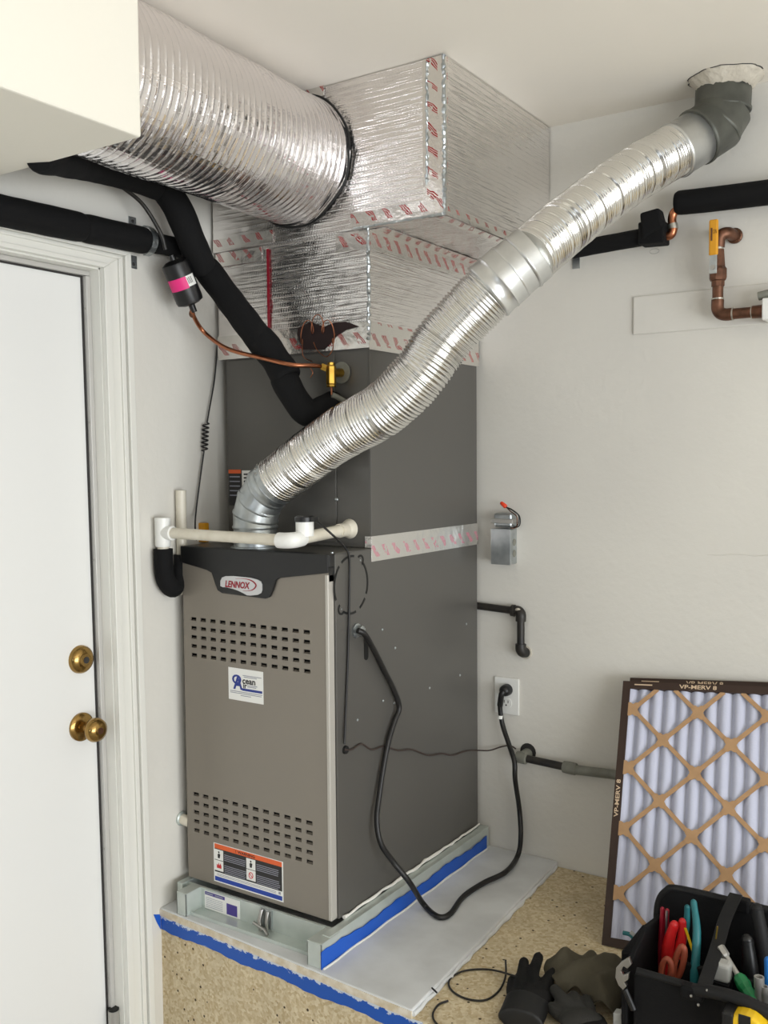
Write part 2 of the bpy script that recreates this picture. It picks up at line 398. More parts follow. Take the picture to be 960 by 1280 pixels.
# boxed soffit on the upper left
sc = at(177, 172, 'x', 0.0)
so = MB().box((WX, -2.4, sc.z), (0.0, sc.y, CZ)).build('trim_2', 'soffit_paint', bevel=.004)
struct(so, 'white boxed soffit under the ceiling above the door')

# door with casing
cas = root('trim_1', (WX, (DY0+DY1)/2, FZ)); struct(cas, 'white moulded door casing')
def casing(o_, i_, t0, t1, name):
    """an inverted U between offsets o_ and i_ (outwards) of the opening, from depth t0 to t1"""
    zt = DZ
    for nm, pts in ((name, [(DY1+i_, FZ), (DY1+o_, FZ), (DY1+o_, zt+o_*.6), (DY1+i_, zt+i_*.6)]),
                    (name, [(DY0-i_, FZ), (DY0-o_, FZ), (DY0-o_, zt+o_*.6), (DY0-i_, zt+i_*.6)]),
                    (name, [(DY0-i_, zt+i_*.6), (DY0-o_, zt+o_*.6), (DY1+o_, zt+o_*.6), (DY1+i_, zt+i_*.6)])):
        MB().prism([(WX+t0, y, z) for y, z in pts], (t1-t0, 0, 0)).build(nm, 'trim_paint', cas, bevel=.0018)
casing(.074, -.004, -.001, .010, 'flat_board'); casing(.074, .056, .010, .020, 'back_band'); casing(.052, .040, .010, .0155, 'bead'); casing(.014, -.004, .010, .016, 'inner_bead')
DX = WX-.046
d = MB().box((DX-.04, DY0+.012, FZ+.01), (DX, DY1-.020, DZ-.020)).build('door_1', 'door_paint', bevel=.002)
struct(d, 'plain white flush door with brass hardware')
b = MB(); b.box((WX-.118, DY1-.006, FZ), (WX-.001, DY1+.0, DZ)); b.box((WX-.118, DY0, DZ-.006), (WX-.001, DY1, DZ)); b.box((WX-.118, DY0, FZ), (WX-.001, DY0+.006, DZ))
b.build('jamb', 'trim_paint', d)
b = MB(); b.box((DX-.004, DY1-.018, FZ+.02), (DX+.016, DY1-.0065, DZ-.018)); b.box((DX-.004, DY0+.01, DZ-.017), (DX+.014, DY1-.0065, DZ-.0065))
b.build('weatherstrip', 'weatherstrip_metal', d, bevel=.001)
b = MB(); b.box((DX-.03, DY1-.022, FZ+.02), (DX+.004, DY1-.0175, DZ-.016)); b.box((DX-.03, DY0+.01, DZ-.021), (DX+.003, DY1-.0175, DZ-.0165)); b.build('rubber_seal', 'dark_gap', d)
for z in (1.40, 1.14, .82, .47, .13, -.19):
    MB().cyl((DX+.008, DY1-.0185, z), (DX+.008, DY1-.0195, z), .003, seg=8).build('screw', 'strip_metal', d)
kp = at(106, 909, 'x', DX+.012); kz = kp.z
kn = MB().lathe((DX, kp.y, kz), X, [(0, .033), (.006, .033), (.010, .028), (.011, .013), (.032, .012), (.036, .018), (.042, .026), (.052, .0285), (.062, .025), (.068, .016), (.069, .009)], 28).build('door_knob', 'brass', d, smooth=50)
MB().lathe((DX+.069, kp.y, kz), X, [(0, .008), (.0015, .0075)], 14).build('keyway', 'copper_old', kn)
dp = at(104, 824, 'x', DX+.006)
db = MB().lathe((DX, dp.y, dp.z), X, [(0, .033), (.008, .032), (.016, .026), (.018, .016), (.022, .015)], 28).build('deadbolt', 'brass', d, smooth=50)
MB().lathe((DX+.022, dp.y, dp.z), X, [(0, .008), (.001, .0078)], 14).build('keyway', 'dark_gap', db)
fp = at(139, 1262, 'x', DX+.02)
b = MB(); b.cyl((DX+.02, fp.y, FZ+.02), (DX+.02, fp.y, fp.z-.004), .0135, seg=16); fb = b.build('foot_bolt', 'strip_metal', d, smooth=40)
MB().cyl((DX+.02, fp.y, fp.z-.004), (DX+.02, fp.y, fp.z+.001), .0125, seg=16).build('rubber_tip', 'black', fb)

# the door frame stands slightly out of plumb
def lean(o, sel=None):
    org = ORG[o.name]
    for v in o.data.vertices:
        w = v.co+org
        if sel is None or sel(w): v.co.y += .008-.0133*(w.z+.3)
for o in list(cas.children)+[d]+list(d.children)+[g for c in d.children for g in c.children]: lean(o)
lean(bpy.data.objects['wall_left'], lambda w: abs(w.y-DY1) < .001)

# ------------------------------------------------------------------ furnace platform
PZ, DZK = -.060, -.075                          # painted panel top, bare deck top
yl, yr = -.066, -.109                           # its slightly skewed front edge
pl = root('furnace_platform', (.4, .3, FZ), 'low particle-board platform with a white painted panel carrying the furnace', 'platform')
def yf(x): return yl+(yr-yl)*(x-WX)/(.276-WX)
x1 = 2.1
b = MB(); b.hexa([(WX, yf(WX)+.002, DZK-.02), (x1, yf(x1)+.002, DZK-.02), (x1, WY-.004, DZK-.02), (WX, WY-.004, DZK-.02), (WX, yf(WX)+.002, DZK), (x1, yf(x1)+.002, DZK), (x1, WY-.004, DZK), (WX, WY-.004, DZK)])
b.build('deck_board', 'particle_board', pl)
b = MB(); b.hexa([(WX, yf(WX)+.004, FZ), (x1, yf(x1)+.004, FZ), (x1, yf(x1)+.024, FZ), (WX, yf(WX)+.024, FZ), (WX, yf(WX)+.004, DZK-.02), (x1, yf(x1)+.004, DZK-.02), (x1, yf(x1)+.024, DZK-.02), (WX, yf(WX)+.024, DZK-.02)])
b.build('riser_board', 'particle_board', pl)
b = MB(); b.box((x1-.02, yf(x1)+.03, FZ), (x1, WY-.004, DZK-.02)); b.build('end_board', 'particle_board', pl)
pf = [(WX, yf(WX)), (.276, yf(.276)), (.236, WY-.002), (WX, WY-.002)]
b = MB(); b.hexa([(x, y, DZK) for x, y in pf]+[(x, y, PZ) for x, y in pf]); b.build('painted_panel', 'painted_board', pl, bevel=.003)
b = MB(); b.hexa([(WX, yf(WX)-.0015, DZK-.004), (.276, yf(.276)-.0015, DZK-.004), (.276, yf(.276)+.002, DZK-.004), (WX, yf(WX)+.002, DZK-.004),
                  (WX, yf(WX)-.0015, PZ-.003), (.276, yf(.276)-.0015, PZ-.003), (.276, yf(.276)+.002, PZ-.003), (WX, yf(WX)+.002, PZ-.003)]); b.build('rough_edge', 'board_edge', pl)
# smeared paint ridge on the right edge of the painted panel
b = MB(); pts = []
for i in range(30):
    t = i/29; x = .276+(.236-.276)*t; y = yr+(WY-.020-yr)*t; pts.append((x+.001+.0025*math.sin(i*2.3), y+.004, DZK+.004))
b.tube(pts, [.0045+.002*random.random() for _ in pts], 8); b.build('paint_bead', 'painted_board', pl, smooth=60)
# blue tape along the front edge
b = MB(); n = 60; vs = []; fs = []; uvs = []
for i in range(n+1):
    x = WX+.002+(.300-WX)*i/n; top = -.078+.0012*math.sin(i*1.7); bot = top-.036-.003*math.sin(i*.37)
    for j, z in enumerate((bot, top)):
        vs.append((x, yf(x)+.0015, z)); uvs.append((x, -.02+.055*j-.005))
for i in range(n): fs.append((2*i, 2*i+2, 2*i+3, 2*i+1))
for i, t in enumerate(uvs): b.uv[i] = (t[0], t[1])
b.add(vs, fs)
b2 = [(p[0], p[1]+.0022, p[2]) for p in (vs[0], vs[-2], vs[-1], vs[1])]
b.add(b2, [(0, 1, 2, 3)])
t1 = b.build('masking_tape', 'blue_tape', recalc=False)
tag(t1, 'paint-smeared blue masking tape along the front edge of the particle-board platform', 'tape')
MB().prism([V(WX+.0005, yl+.001, -.077), V(WX+.0005, yl-.022, -.068), V(WX+.0005, yl-.012, -.092), V(WX+.0005, yl+.001, -.116)], (.0006, 0, 0)).build('loose_end', 'blue_tape_clean', t1)

# ------------------------------------------------------------------ galvanised base under the furnace
bs = root('metal_stand', (-.2, .3, PZ), 'galvanised sheet metal stand under the grey furnace', 'stand')
FWD = .452
fl, fr_ = -.066, -.084                          # front of left and right corner posts
b = MB(); b.box((.006, -.05, PZ), (.028, .712, -.002)); b.build('side_rail', 'galv_dull', bs, bevel=.001)
b = MB(); b.box((-.462, -.03, PZ), (-.444, .712, -.002)); b.build('side_rail', 'galv_dull', bs, bevel=.001)
b = MB(); b.box((-.444, .69, PZ), (.006, .71, -.002)); b.build('rear_rail', 'galv_dull', bs)
b = MB(); b.box((-.444, -.012, PZ+.003), (.006, -.008, -.004)); fpn = b.build('front_panel', 'galv_dull', bs)
b = MB(); b.box((-.44, -.052, PZ+.0005), (.004, -.012, PZ+.003)); b.build('floor_flange', 'galv_dull', bs)
b = MB(); b.box((-.44, -.054, PZ+.0005), (.004, -.051, PZ+.009)); b.build('front_lip', 'galv_dull', bs)
def post(x0, x1, y0, y1, nm='corner_post'):
    b = MB(); b.box((x0, y0, PZ+.0005), (x1, y0+.003, -.004)); b.box((x0, y0, PZ+.0005), (x0+.003, y1, -.004)); b.box((x1-.003, y0, PZ+.0005), (x1, y1, -.004))
    b.box((x0, y0, -.006), (x1, y1, -.0035)); return b.build(nm, 'galv_dull', bs, bevel=.0008)
post(-.428, -.396, fl, -.012); post(-.010, .030, fr_, -.012)
b = MB(); b.box((-.395, -.018, -.004), (-.012, -.012, -.0025)); b.build('top_flange', 'galv_dull', bs)
# paper label on the front panel
lb = MB().box((-.385, -.0132, -.055), (-.270, -.0121, -.010)).build('paper_label', 'sticker_white', bs)
lb['label'] = 'white paper label with violet print'
MB().box((-.383, -.0136, -.020), (-.318, -.0132, -.012)).build('print_bar', 'label_purple', lb)
for xa_, xb_ in ((-.380, -.356), (-.350, -.324)): MB().box((xa_, -.0138, -.0175), (xb_, -.0136, -.0145)).build('print_word', 'sticker_grey', lb)
MB().box((-.312, -.0136, -.052), (-.278, -.0132, -.025)).build('print_block', 'label_purple', lb)
for k in range(6): MB().box((-.380, -.0135, -.050+k*.0045), (-.325, -.0132, -.0490+k*.0045)).build('print_line', 'sticker_grey', lb)
# spring latch
lt = MB().box((-.204, -.017, -.052), (-.168, -.0121, -.006)).build('latch', 'galvanised', bs, bevel=.001)
b = MB(); b.tube([(-.194, -.019, -.008), (-.195, -.028, -.03), (-.194, -.024, -.056)], .0055, 8); b.tube([(-.176, -.019, -.010), (-.175, -.026, -.03), (-.177, -.022, -.052)], .0045, 8); b.tube([(-.212, -.030, -.040), (-.176, -.032, -.048), (-.162, -.038, -.054)], .0038, 8)
b.build('latch_wire', 'tool_steel', lt, smooth=50)
# caulk bead along the right side, between furnace and base
b = MB(); pts = []
for i in range(34):
    t = i/33; pts.append((.0045+.003*math.sin(i*1.3)*random.random(), .035+.665*t, .001+.003*random.random()))
b.tube(pts, [.0028+.0022*random.random() for _ in pts], 7); b.build('caulk_bead', 'caulk', bs, smooth=60)
# blue tape on the right rail
b = MB(); n = 44; vs = []; fs = []
for i in range(n+1):
    y = -.086+.780*i/n
    b_ = -.0595; t_ = -.026+.003*math.sin(i*.45)+.0018*math.sin(i*1.9)+.008*(1-min(1, (i+2)/9))
    vs += [(.0312, y, b_), (.0312, y, t_)]
for i in range(n): fs.append((2*i, 2*i+2, 2*i+3, 2*i+1))
for p in list(vs): vs.append((.0295, p[1], p[2]))
m_ = 2*(n+1)
for i in range(n): fs.append((m_+2*i+1, m_+2*i+3, m_+2*i+2, m_+2*i))
b.add(vs, fs)
t2 = b.build('masking_tape', 'blue_tape_clean'); tag(t2, 'clean bright blue masking tape strip along the right side of the metal base', 'tape')
b = MB(); pts = [(.034+.0015*math.sin(i*1.1), -.082+.77*i/30, PZ+.0015) for i in range(31)]
b.tube(pts, .0025, 6); b.build('paint_line', 'caulk', t2)

# ------------------------------------------------------------------ furnace
H = .838
fu = root('gas_furnace', (-.226, .35, 0), 'grey upright gas furnace with black top trim and two rows of vent slots', 'furnace')
b = MB(); b.box((-FWD, .022, .001), (0, .700, H)); b.build('cabinet', 'coil_paint', fu, bevel=.002)
# door panel with slots cut through
def slots(tl, tr, bl, br):
    a, c, d_, e_ = (at(*p, 'y', 0) for p in (tl, tr, bl, br))
    x0 = (a.x+d_.x)/2; x1 = (c.x+e_.x)/2; zt = (a.z+c.z)/2; zb = (d_.z+e_.z)/2
    xs = [x0+(x1-x0)*i/11 for i in range(12)]; zs = [zb+(zt-zb)*j/4 for j in range(5)]
    return xs, zs
g1 = slots((242, 772.5), (383, 791.5), (242.5, 818), (384, 840)); g2 = slots((245, 991.3), (386.5, 1030), (246, 1036.2), (387, 1079.5))
hw, hh = .0095, .0046
xa = sorted(sum([[x-hw, x+hw] for x in g1[0]], [])); 
def panel(name, x0, x1, z0, z1, holes_x, holes_z, y0, y1):
    xs = [x0]+sorted(sum([[x-hw, x+hw] for x in holes_x], []))+[x1]; zs = [z0]+sorted(sum([[z-hh, z+hh] for z in holes_z], []))+[z1]
    b = MB(); nx, nz = len(xs), len(zs)
    vs = [(x, y0, z) for z in zs for x in xs]+[(x, y1, z) for z in zs for x in xs]; o2 = nx*nz; fs = []
    ishole = lambda i, j: i % 2 == 1 and j % 2 == 1
    for j in range(nz-1):
        for i in range(nx-1):
            q = j*nx+i
            if ishole(i, j):
                c = [q, q+1, q+nx+1, q+nx]
                for k in range(4): fs.append((c[k], c[k]+o2, c[(k+1) % 4]+o2, c[(k+1) % 4]))
            else:
                fs.append((q, q+1, q+nx+1, q+nx)); fs.append((o2+q+nx, o2+q+nx+1, o2+q+1, o2+q))
    for i in range(nx-1): fs.append((i, i+o2, i+1+o2, i+1)); k = (nz-1)*nx+i; fs.append((k, k+1, k+1+o2, k+o2))
    for j in range(nz-1): k = j*nx; fs.append((k, k+nx, k+nx+o2, k+o2)); k = j*nx+nx-1; fs.append((k, k+o2, k+nx+o2, k+nx))
    b.add(vs, fs); return b.build(name, 'furnace_paint', fu)
zmid = .43
dp_ = panel('door_panel', -FWD, -.004, zmid, H-.006, g1[0], g1[1], 0, .003)
b = MB(); 
# lower half shares the same sheet plane
dp2 = panel('door_panel', -FWD, -.004, .004, zmid, g2[0], g2[1], 0, .003)
for dpx, (gx, gz) in ((dp_, g1), (dp2, g2)):
    b = MB()
    for x in gx:
        for z in gz:
            b.hexa([(x-hw, .0030, z-hh), (x+hw, .0030, z-hh), (x+hw, .0036, z-hh-.001), (x-hw, .0036, z-hh-.001), (x-hw, .0075, z-hh*.5), (x+hw, .0075, z-hh*.5), (x+hw, .0080, z-hh*.65), (x-hw, .0080, z-hh*.65)])
    lv = b.build('louvre_lips', 'furnace_paint', dpx); lv['kind'] = 'stuff'
b = MB(); b.box((-.0125, -.0012, .004), (-.003, .021, H-.044)); b.build('door_edge', 'door_edge_highlight', fu, bevel=.0022, seg=3)
b = MB(); b.box((-FWD, .003, .004), (-FWD+.004, .021, H-.006)); b.build('door_return', 'furnace_paint', fu)
MB().box((-.008, .003, H-.06), (-.003, .021, H-.006)).build('door_return', 'black_plastic', fu)
MB().box((-FWD+.006, .014, .012), (-.010, .0215, H-.01)).build('door_liner', 'black', fu)
# black top trim
tp = [(227, 684), (227.5, 703), (258, 712.5), (264, 716), (268, 728), (271.5, 738), (277, 741.5), (331, 748.5), (337, 746.5), (341, 738), (345, 725), (350, 722.5), (411, 716.5), (412.5, 693)]
tpts = [at(u, v, 'y', -.006) for u, v in tp]
tpts[0] = V(-FWD-.001, -.006, H+.002); tpts[1].x = -FWD-.001; tpts[-1] = V(0, -.006, H+.002); tpts[-2].x = 0.0
tt = MB().prism(tpts, (0, .0058, 0)).build('top_trim', 'black_plastic', fu, bevel=.002)
tc_ = MB().box((-FWD-.001, -.0002, H-.03), (-.001, .024, H+.002)).build('trim_cap', 'black_plastic', fu, bevel=.004)
MB().box((-FWD, .024, H), (0, .168, H+.0015)).build('top_plate', 'coil_paint', fu)
# badge
bc = at(302, 733.5, 'y', -.0065)
bx = lambda u, v: at(u, v, 'y', -.0066)
s_ = lambda pts: [bx(270+p[0]/13.714, 715+p[1]/13.714) for p in pts]
bp_ = s_([(82, 240), (84, 150), (110, 95), (170, 70), (300, 68), (450, 82), (600, 98), (720, 130), (775, 160), (798, 210), (798, 310), (780, 360), (720, 390), (600, 402), (540, 398), (480, 365), (400, 325), (300, 288), (200, 264), (120, 258)])
bd = MB().prism(bp_, (0, -.0018, 0)).build('badge', 'silver_badge', tt)
p0, p1 = bx(270+165/13.714, 715+250/13.714), bx(270+600/13.714, 715+290/13.714)
text('LENNOX', 'badge_lettering', 'badge_red', bd, (p0.x, -.0086, p0.z-.001), X, Z, w=(p1.x-p0.x)*.99, h=.0165, shear=.22, bold=.036)
arc = s_([(345, 112), (450, 110), (560, 126), (640, 160), (690, 210), (690, 250), (650, 295), (580, 320), (470, 322)])
pp = cr_path(arc, 6); wd = [.0008+.0034*math.sin(PI*min(1, max(0, (i/len(pp)-.05)/.95)))**2 for i in range(len(pp))]
b = MB(); vs = []; fs = []
for i, p in enumerate(pp):
    t = (pp[min(i+1, len(pp)-1)]-pp[max(i-1, 0)]).normalized(); n_ = V(t.z, 0, -t.x)*wd[i]*.5
    vs += [V(p.x, -.0087, p.z)+n_, V(p.x, -.0087, p.z)-n_]
for i in range(len(pp)-1): fs.append((2*i, 2*i+1, 2*i+3, 2*i+2))
b.add(vs, fs).build('badge_swoosh', 'badge_red', bd)
# contractor sticker
def quad(name, pxs, y, m, parent, th=.0004):
    ps = [at(u, v, 'y', y) for u, v in pxs]; return MB().prism(ps, (0, -th, 0)).build(name, m, parent)
sa, sb_ = at(285.5, 833, 'y', 0), at(329.6, 881, 'y', 0)
sx0, sx1, sz1 = sa.x, sb_.x, (sa.z+at(329.7, 840.6, 'y', 0).z)/2; sz0 = (sb_.z+at(285.8, 873, 'y', 0).z)/2
st = MB().box((sx0, -.0005, sz0), (sx1, -.0001, sz1)).build('contractor_sticker', 'sticker_white', dp_); st['label'] = 'white contractor sticker with blue Ocean Air lettering'
sw, sh = sx1-sx0, sz1-sz0
def sp(u, v): return (sx0+u*sw, -.0006, sz0+v*sh)
text('O', 'sticker_letter', 'sticker_blue', st, sp(.11, .50), X, Z, w=.27*sw, h=.30*sh, bold=.03)
text('A', 'sticker_letter', 'sticker_blue', st, sp(.14, .34), X, Z, w=.28*sw, h=.40*sh, bold=.03, thick=.0005)
text('cean', 'sticker_letter', 'label_black', st, sp(.41, .545), X, Z, w=.37*sw, h=.14*sh, bold=.028)
text('ir', 'sticker_letter', 'label_black', st, sp(.43, .41), X, Z, w=.11*sw, h=.16*sh, bold=.028)
MB().box(sp(.40, .325), (sx0+.97*sw, -.0008, sz0+.40*sh)).build('print_bar', 'sticker_blue', st)
for u0, u1, v in ((.55, .83, .50), (.55, .80, .455), (.05, .97, .265), (.05, .95, .215), (.35, .65, .155), (.42, .95, .79), (.45, .82, .745)):
    MB().box(sp(u0, v), (sx0+u1*sw, -.0008, sz0+(v+.022)*sh)).build('print_line', 'sticker_grey', st)
# warning label
wa, wc = at(267, 1051.5, 'y', 0), at(354.5, 1129.4, 'y', 0)
wx0, wx1 = wa.x, wc.x; wz1 = (wa.z+at(353, 1078.4, 'y', 0).z)/2; wz0 = (wc.z+at(268.2, 1099.6, 'y', 0).z)/2
wl = MB().box((wx0, -.0005, wz0), (wx1, -.0001, wz1)).build('warning_label', 'sticker_white', dp2); wl['label'] = 'white warning label with orange header and blue footer'
ww, wh = wx1-wx0, wz1-wz0
def wbx(nm, m, u0, v0, u1, v1, y=.0007, par=None):
    return MB().box((wx0+u0*ww, -y, wz0+v0*wh), (wx0+u1*ww, -y+.0002, wz0+v1*wh)).build(nm, m, par or wl)
wbx('header_bar', 'label_orange', .015, .865, .985, .985); wbx('text_field', 'label_black', .015, .26, .985, .865); wbx('footer_bar', 'label_blue', .015, .03, .985, .14)
text('WARNING', 'lettering', 'label_black', wl, (wx0+.36*ww, -.0008, wz0+.885*wh), X, Z, w=.25*ww, h=.075*wh, bold=.02)
text('!', 'lettering', 'label_black', wl, (wx0+.33*ww, -.0008, wz0+.885*wh), X, Z, h=.075*wh, bold=.02)
pic = []
for (u, v, m) in ((.015, .58, 'label_black'), (.015, .30, 'label_red'), (.485, .58, 'label_black'), (.485, .30, 'label_red')):
    pb_ = wbx('pictogram', 'sticker_white', u, v, u+.13, v+.265, .0010)
    x, z = wx0+(u+.065)*ww, wz0+(v+.13)*wh
    if u > .4 and m == 'label_red':
        ring = [(x+.0062*math.cos(a), -.0012, z+.0072*math.sin(a)) for a in [2*PI*k/20 for k in range(21)]]
        MB().tube(ring, .0009, 6).tube([(x-.0045, -.0012, z+.005), (x+.0045, -.0012, z-.005)], .0008, 6).build('no_smoking_ring', 'label_red', pb_)
    elif m == 'label_red':
        MB().prism([(x-.007, -.0011, z-.006), (x+.008, -.0011, z-.006), (x+.008, -.0011, z+.001), (x+.005, -.0011, z+.007), (x+.002, -.0011, z+.001), (x-.001, -.0011, z+.008), (x-.003, -.0011, z+.001), (x-.007, -.0011, z+.004)], (0, -.0002, 0)).build('flame', 'label_red', pb_)
    else:
        b = MB(); b.prism([(x-.003, -.0011, z-.008), (x+.003, -.0011, z-.008), (x+.005, -.0011, z+.002), (x, -.0011, z+.004), (x-.004, -.0011, z+.001)], (0, -.0002, 0)); b.ball((x, -.0012, z+.007), .0025, .0003, .0025, 8, 6)
        b.build('figure', 'label_black', pb_)
for c0 in (.16, .63):
    for r in range(12):
        v = .285+r*.046
        if r in (5, 6, 11): continue
        wbx('print_line', 'sticker_grey', c0, v, c0+.30+.03*random.random(), v+.016, .0009)
for r in range(2): wbx('print_line', 'sticker_grey', .05, .175+.035*r, .90, .187+.035*r, .0008)
wbx('print_mark', 'sticker_grey', .935, .17, .965, .235, .0008)
# left-edge hinges / screws seen in profile
for z in (.735, .61, .33):
    MB().cyl((-FWD-.004, .012, z), (-FWD+.001, .012, z), .004, seg=10).build('screw', 'galvanised', fu)
MB().cyl((-.014, .03, H+.0015), (-.014, .03, H+.004), .004, seg=10).build('screw', 'galvanised', fu)
# knock-out ring on the right side
kc = at(439, 731, 'x', 0); RK = .066
def arcseg(c, r, a0, a1, w, n=16):
    b = MB(); vs = []; fs = []
    for i in range(n+1):
        a = a0+(a1-a0)*i/n
        for rr in (r-w/2, r+w/2): vs.append((.0011, c.y+rr*math.cos(a), c.z+rr*math.sin(a)))
    for i in range(n): fs.append((2*i, 2*i+2, 2*i+3, 2*i+1))
    k = len(vs); vs += [(0, p[1], p[2]) for p in vs]
    for i in range(n): fs += [(2*i, 2*i+2, 2*i+2+k, 2*i+k), (2*i+1, 2*i+1+k, 2*i+3+k, 2*i+3)]
    return b.add(vs, fs)
rd = math.radians
for a0, a1 in ((80, 125), (135, 205), (240, 285), (300, 325), (335, 405)):
    arcseg(kc, RK, rd(a0), rd(a1), .0052).build('knockout_slit', 'black', fu)
for a, b0 in ((55, -60), (232, 120)):
    c = V(0, kc.y+RK*.98*math.cos(rd(a)), kc.z+RK*.98*math.sin(rd(a)))
    arcseg(c, .011, rd(b0), rd(b0+200), .0048).build('knockout_tab_slit', 'black', fu)
    MB().cyl((0, c.y, c.z), (.001, c.y, c.z), .0022, seg=8).build('dimple', 'galvanised', fu)
# oval hole under the power connector
oc = at(457.5, 809, 'x', 0)
b = MB(); pts = []
for k in range(24):
    a = 2*PI*k/24; pts.append((0, oc.y+.0085*math.cos(a), oc.z+.022*(1 if math.sin(a) > 0 else -1)+.0085*math.sin(a)))
b.prism(pts, (.0011, 0, 0)).build('oval_hole', 'black', fu)
for u, v in ((478, 787), (494, 810), (575, 844), (537, 860), (479, 876), (493, 879), (447, 900), (583, 780)):
    p = at(u, v, 'x', 0); MB().lathe((0, p.y, p.z), X, [(0, .0035), (.0012, .003), (.002, .0015)], 10).build('screw', 'galvanised', fu)
gp = at(431, 937, 'x', 0); MB().lathe((0, gp.y, gp.z), X, [(0, .010), (.006, .009), (.007, .005)], 14).build('grommet', 'black', fu)
cp_ = at(445, 788, 'x', 0)
b = MB(); b.lathe((0, cp_.y, cp_.z), X, [(0, .017), (.004, .017), (.005, .012), (.018, .012), (.019, .008)], 10); b.box((.006, cp_.y-.016, cp_.z-.004), (.016, cp_.y+.016, cp_.z+.004))
b.build('cable_clamp', 'galvanised', fu)

# ------------------------------------------------------------------ coil cabinet above the furnace
YC, CT = .168, 1.326
co = root('coil_cabinet', (-.226, .43, H), 'plain grey evaporator coil cabinet on top of the furnace', 'cabinet')
b = MB(); b.box((-FWD, YC, H+.0016), (0, .70, CT)); b.build('body', 'coil_paint', co, bevel=.002)
fx = at(421, 630, 'y', YC).x
MB().box((-FWD+.006, YC-.003, H+.012), (fx, YC-.0002, CT-.02)).build('front_panel', 'coil_paint', co, bevel=.001)
MB().box((fx+.003, YC-.0012, H+.012), (-.004, YC-.0002, CT-.02)).build('front_panel', 'coil_paint', co, bevel=.0005)
sc_ = at(421.5, 624, 'y', YC); MB().lathe((sc_.x, YC-.003, sc_.z), -Y, [(0, .005), (.002, .004), (.003, .002)], 10).build('screw', 'galvanised', co)
a, c = at(287, 587, 'y', YC), at(303, 632, 'y', YC)
l1 = MB().box((a.x, YC-.0036, c.z), (c.x, YC-.0031, a.z)).build('rating_label', 'label_black', co); l1['label'] = 'dark rating label with an orange-red head'
MB().box((a.x, YC-.0040, a.z-.010), (c.x, YC-.0036, a.z)).build('label_head', 'label_orange', l1)
for k in range(5): MB().box((a.x+.003, YC-.0040, a.z-.020-k*.012), (c.x-.004, YC-.0036, a.z-.017-k*.012)).build('print_line', 'sticker_grey', l1)
a, c = at(303.5, 588, 'y', YC), at(322, 610, 'y', YC)
l2 = MB().box((a.x, YC-.0036, c.z), (c.x, YC-.0031, a.z)).build('paper_label', 'sticker_white', co)
for k in range(3): MB().box((a.x+.006, YC-.0039, a.z-.012-k*.009), (c.x-.006, YC-.0036, a.z-.008-k*.009)).build('print_line', 'label_black', l2)
fp_ = at(427, 466, 'y', YC-.003)
MB().lathe((fp_.x, YC-.003, fp_.z), -Y, [(0, .026), (.002, .026), (.003, .024), (.003, .013)], 24).build('rubber_washer', 'pipe_grey', co)
fq = at(437, 661, 'y', YC-.003)
b = MB(); b.lathe((fq.x, YC-.003, fq.z), -Y, [(0, .024), (.006, .022), (.016, .017), (.022, .013)], 20); b.build('drain_sealant', 'pvc', co, smooth=50)
# foil tape across the seam with the furnace
b = MB(); b.sheet((.0016, YC-.002, H-.030), (0, .536, 0), (0, 0, .060), 60, 6, X, .0009, .0012, 3, 14)
ft = b.build('foil_tape', 'foil_tape_pink', recalc=False); tag(ft, 'silver foil tape strip with faint pink print across the cabinet seam', 'tape')
b = MB(); b.sheet((-.016, YC-.0036, H+.003), (.0175, 0, 0), (0, 0, .027), 6, 4, -Y, .0008, .0008, 8, 14); b.build('folded_end', 'foil_tape_pink', ft, recalc=False)

# ------------------------------------------------------------------ foil plenum
UZ, UX, UY = 1.584, .209, .155
lo = root('supply_plenum', (-.226, .43, CT), 'foil-faced insulated plenum box narrowing down to the coil cabinet', 'duct plenum')
b = MB(); b.sheet((-.470, YC-.004, CT-.002), (.470, 0, 0), (0, 0, UZ-CT+.004), 70, 44, -Y, .0022, 0, 1, 12)
b.sheet((.0, YC-.004, CT-.002), (0, .55, 0), (0, 0, UZ-CT+.004), 60, 44, X, .0022, 0, 2, 12)
b.add([(-.470, YC-.004, CT-.002), (-.470, WY-.008, CT-.002), (0, WY-.008, CT-.002), (0, YC-.004, CT-.002), (-.470, YC-.004, UZ+.002), (-.470, WY-.008, UZ+.002), (0, WY-.008, UZ+.002)], [(0, 4, 5, 1), (1, 5, 6, 2), (0, 1, 2, 3)])
b.build('lower_box', 'foil_facing', lo, smooth=180, recalc=False)
b = MB(); b.sheet((-.476, UY, UZ), (UX+.476, 0, 0), (0, 0, CZ-UZ-.002), 90, 50, -Y, .0024, 0, 4, 12)
b.sheet((UX, UY, UZ), (0, WY-UY-.004, 0), (0, 0, CZ-UZ-.002), 80, 50, X, .0024, 0, 5, 12)
b.sheet((-.476, WY-.004, UZ), (UX+.476, 0, 0), (0, UY-WY+.004, 0), 80, 60, -Z, .0022, 0, 6, 12)
b.add([(-.476, UY, UZ), (-.476, WY-.004, UZ), (-.476, WY-.004, CZ-.002), (-.476, UY, CZ-.002), (UX, WY-.004, UZ), (UX, WY-.004, CZ-.002), (UX, UY, CZ-.002)], [(0, 3, 2, 1), (1, 2, 5, 4), (3, 6, 5, 2)])
b.build('upper_box', 'foil_facing', lo, smooth=180, recalc=False)
def tape(nm, o, ex, ey, n, seed, m='foil_tape_red', th=.0012):
    L = int(max(6, Vector(ex).length*90)); b = MB(); b.sheet(o, ex, ey, L, 6, n, .0012, th, seed, 16); return b.build(nm, m, lo, smooth=180, recalc=False)
tape('tape_strip', (UX-.052, UY-.0032, UZ), (0, 0, CZ-UZ-.004), (.054, 0, 0), -Y, 11)
tape('tape_strip', (UX+.0030, UY, UZ), (0, 0, CZ-UZ-.004), (0, .012, 0), X, 12)
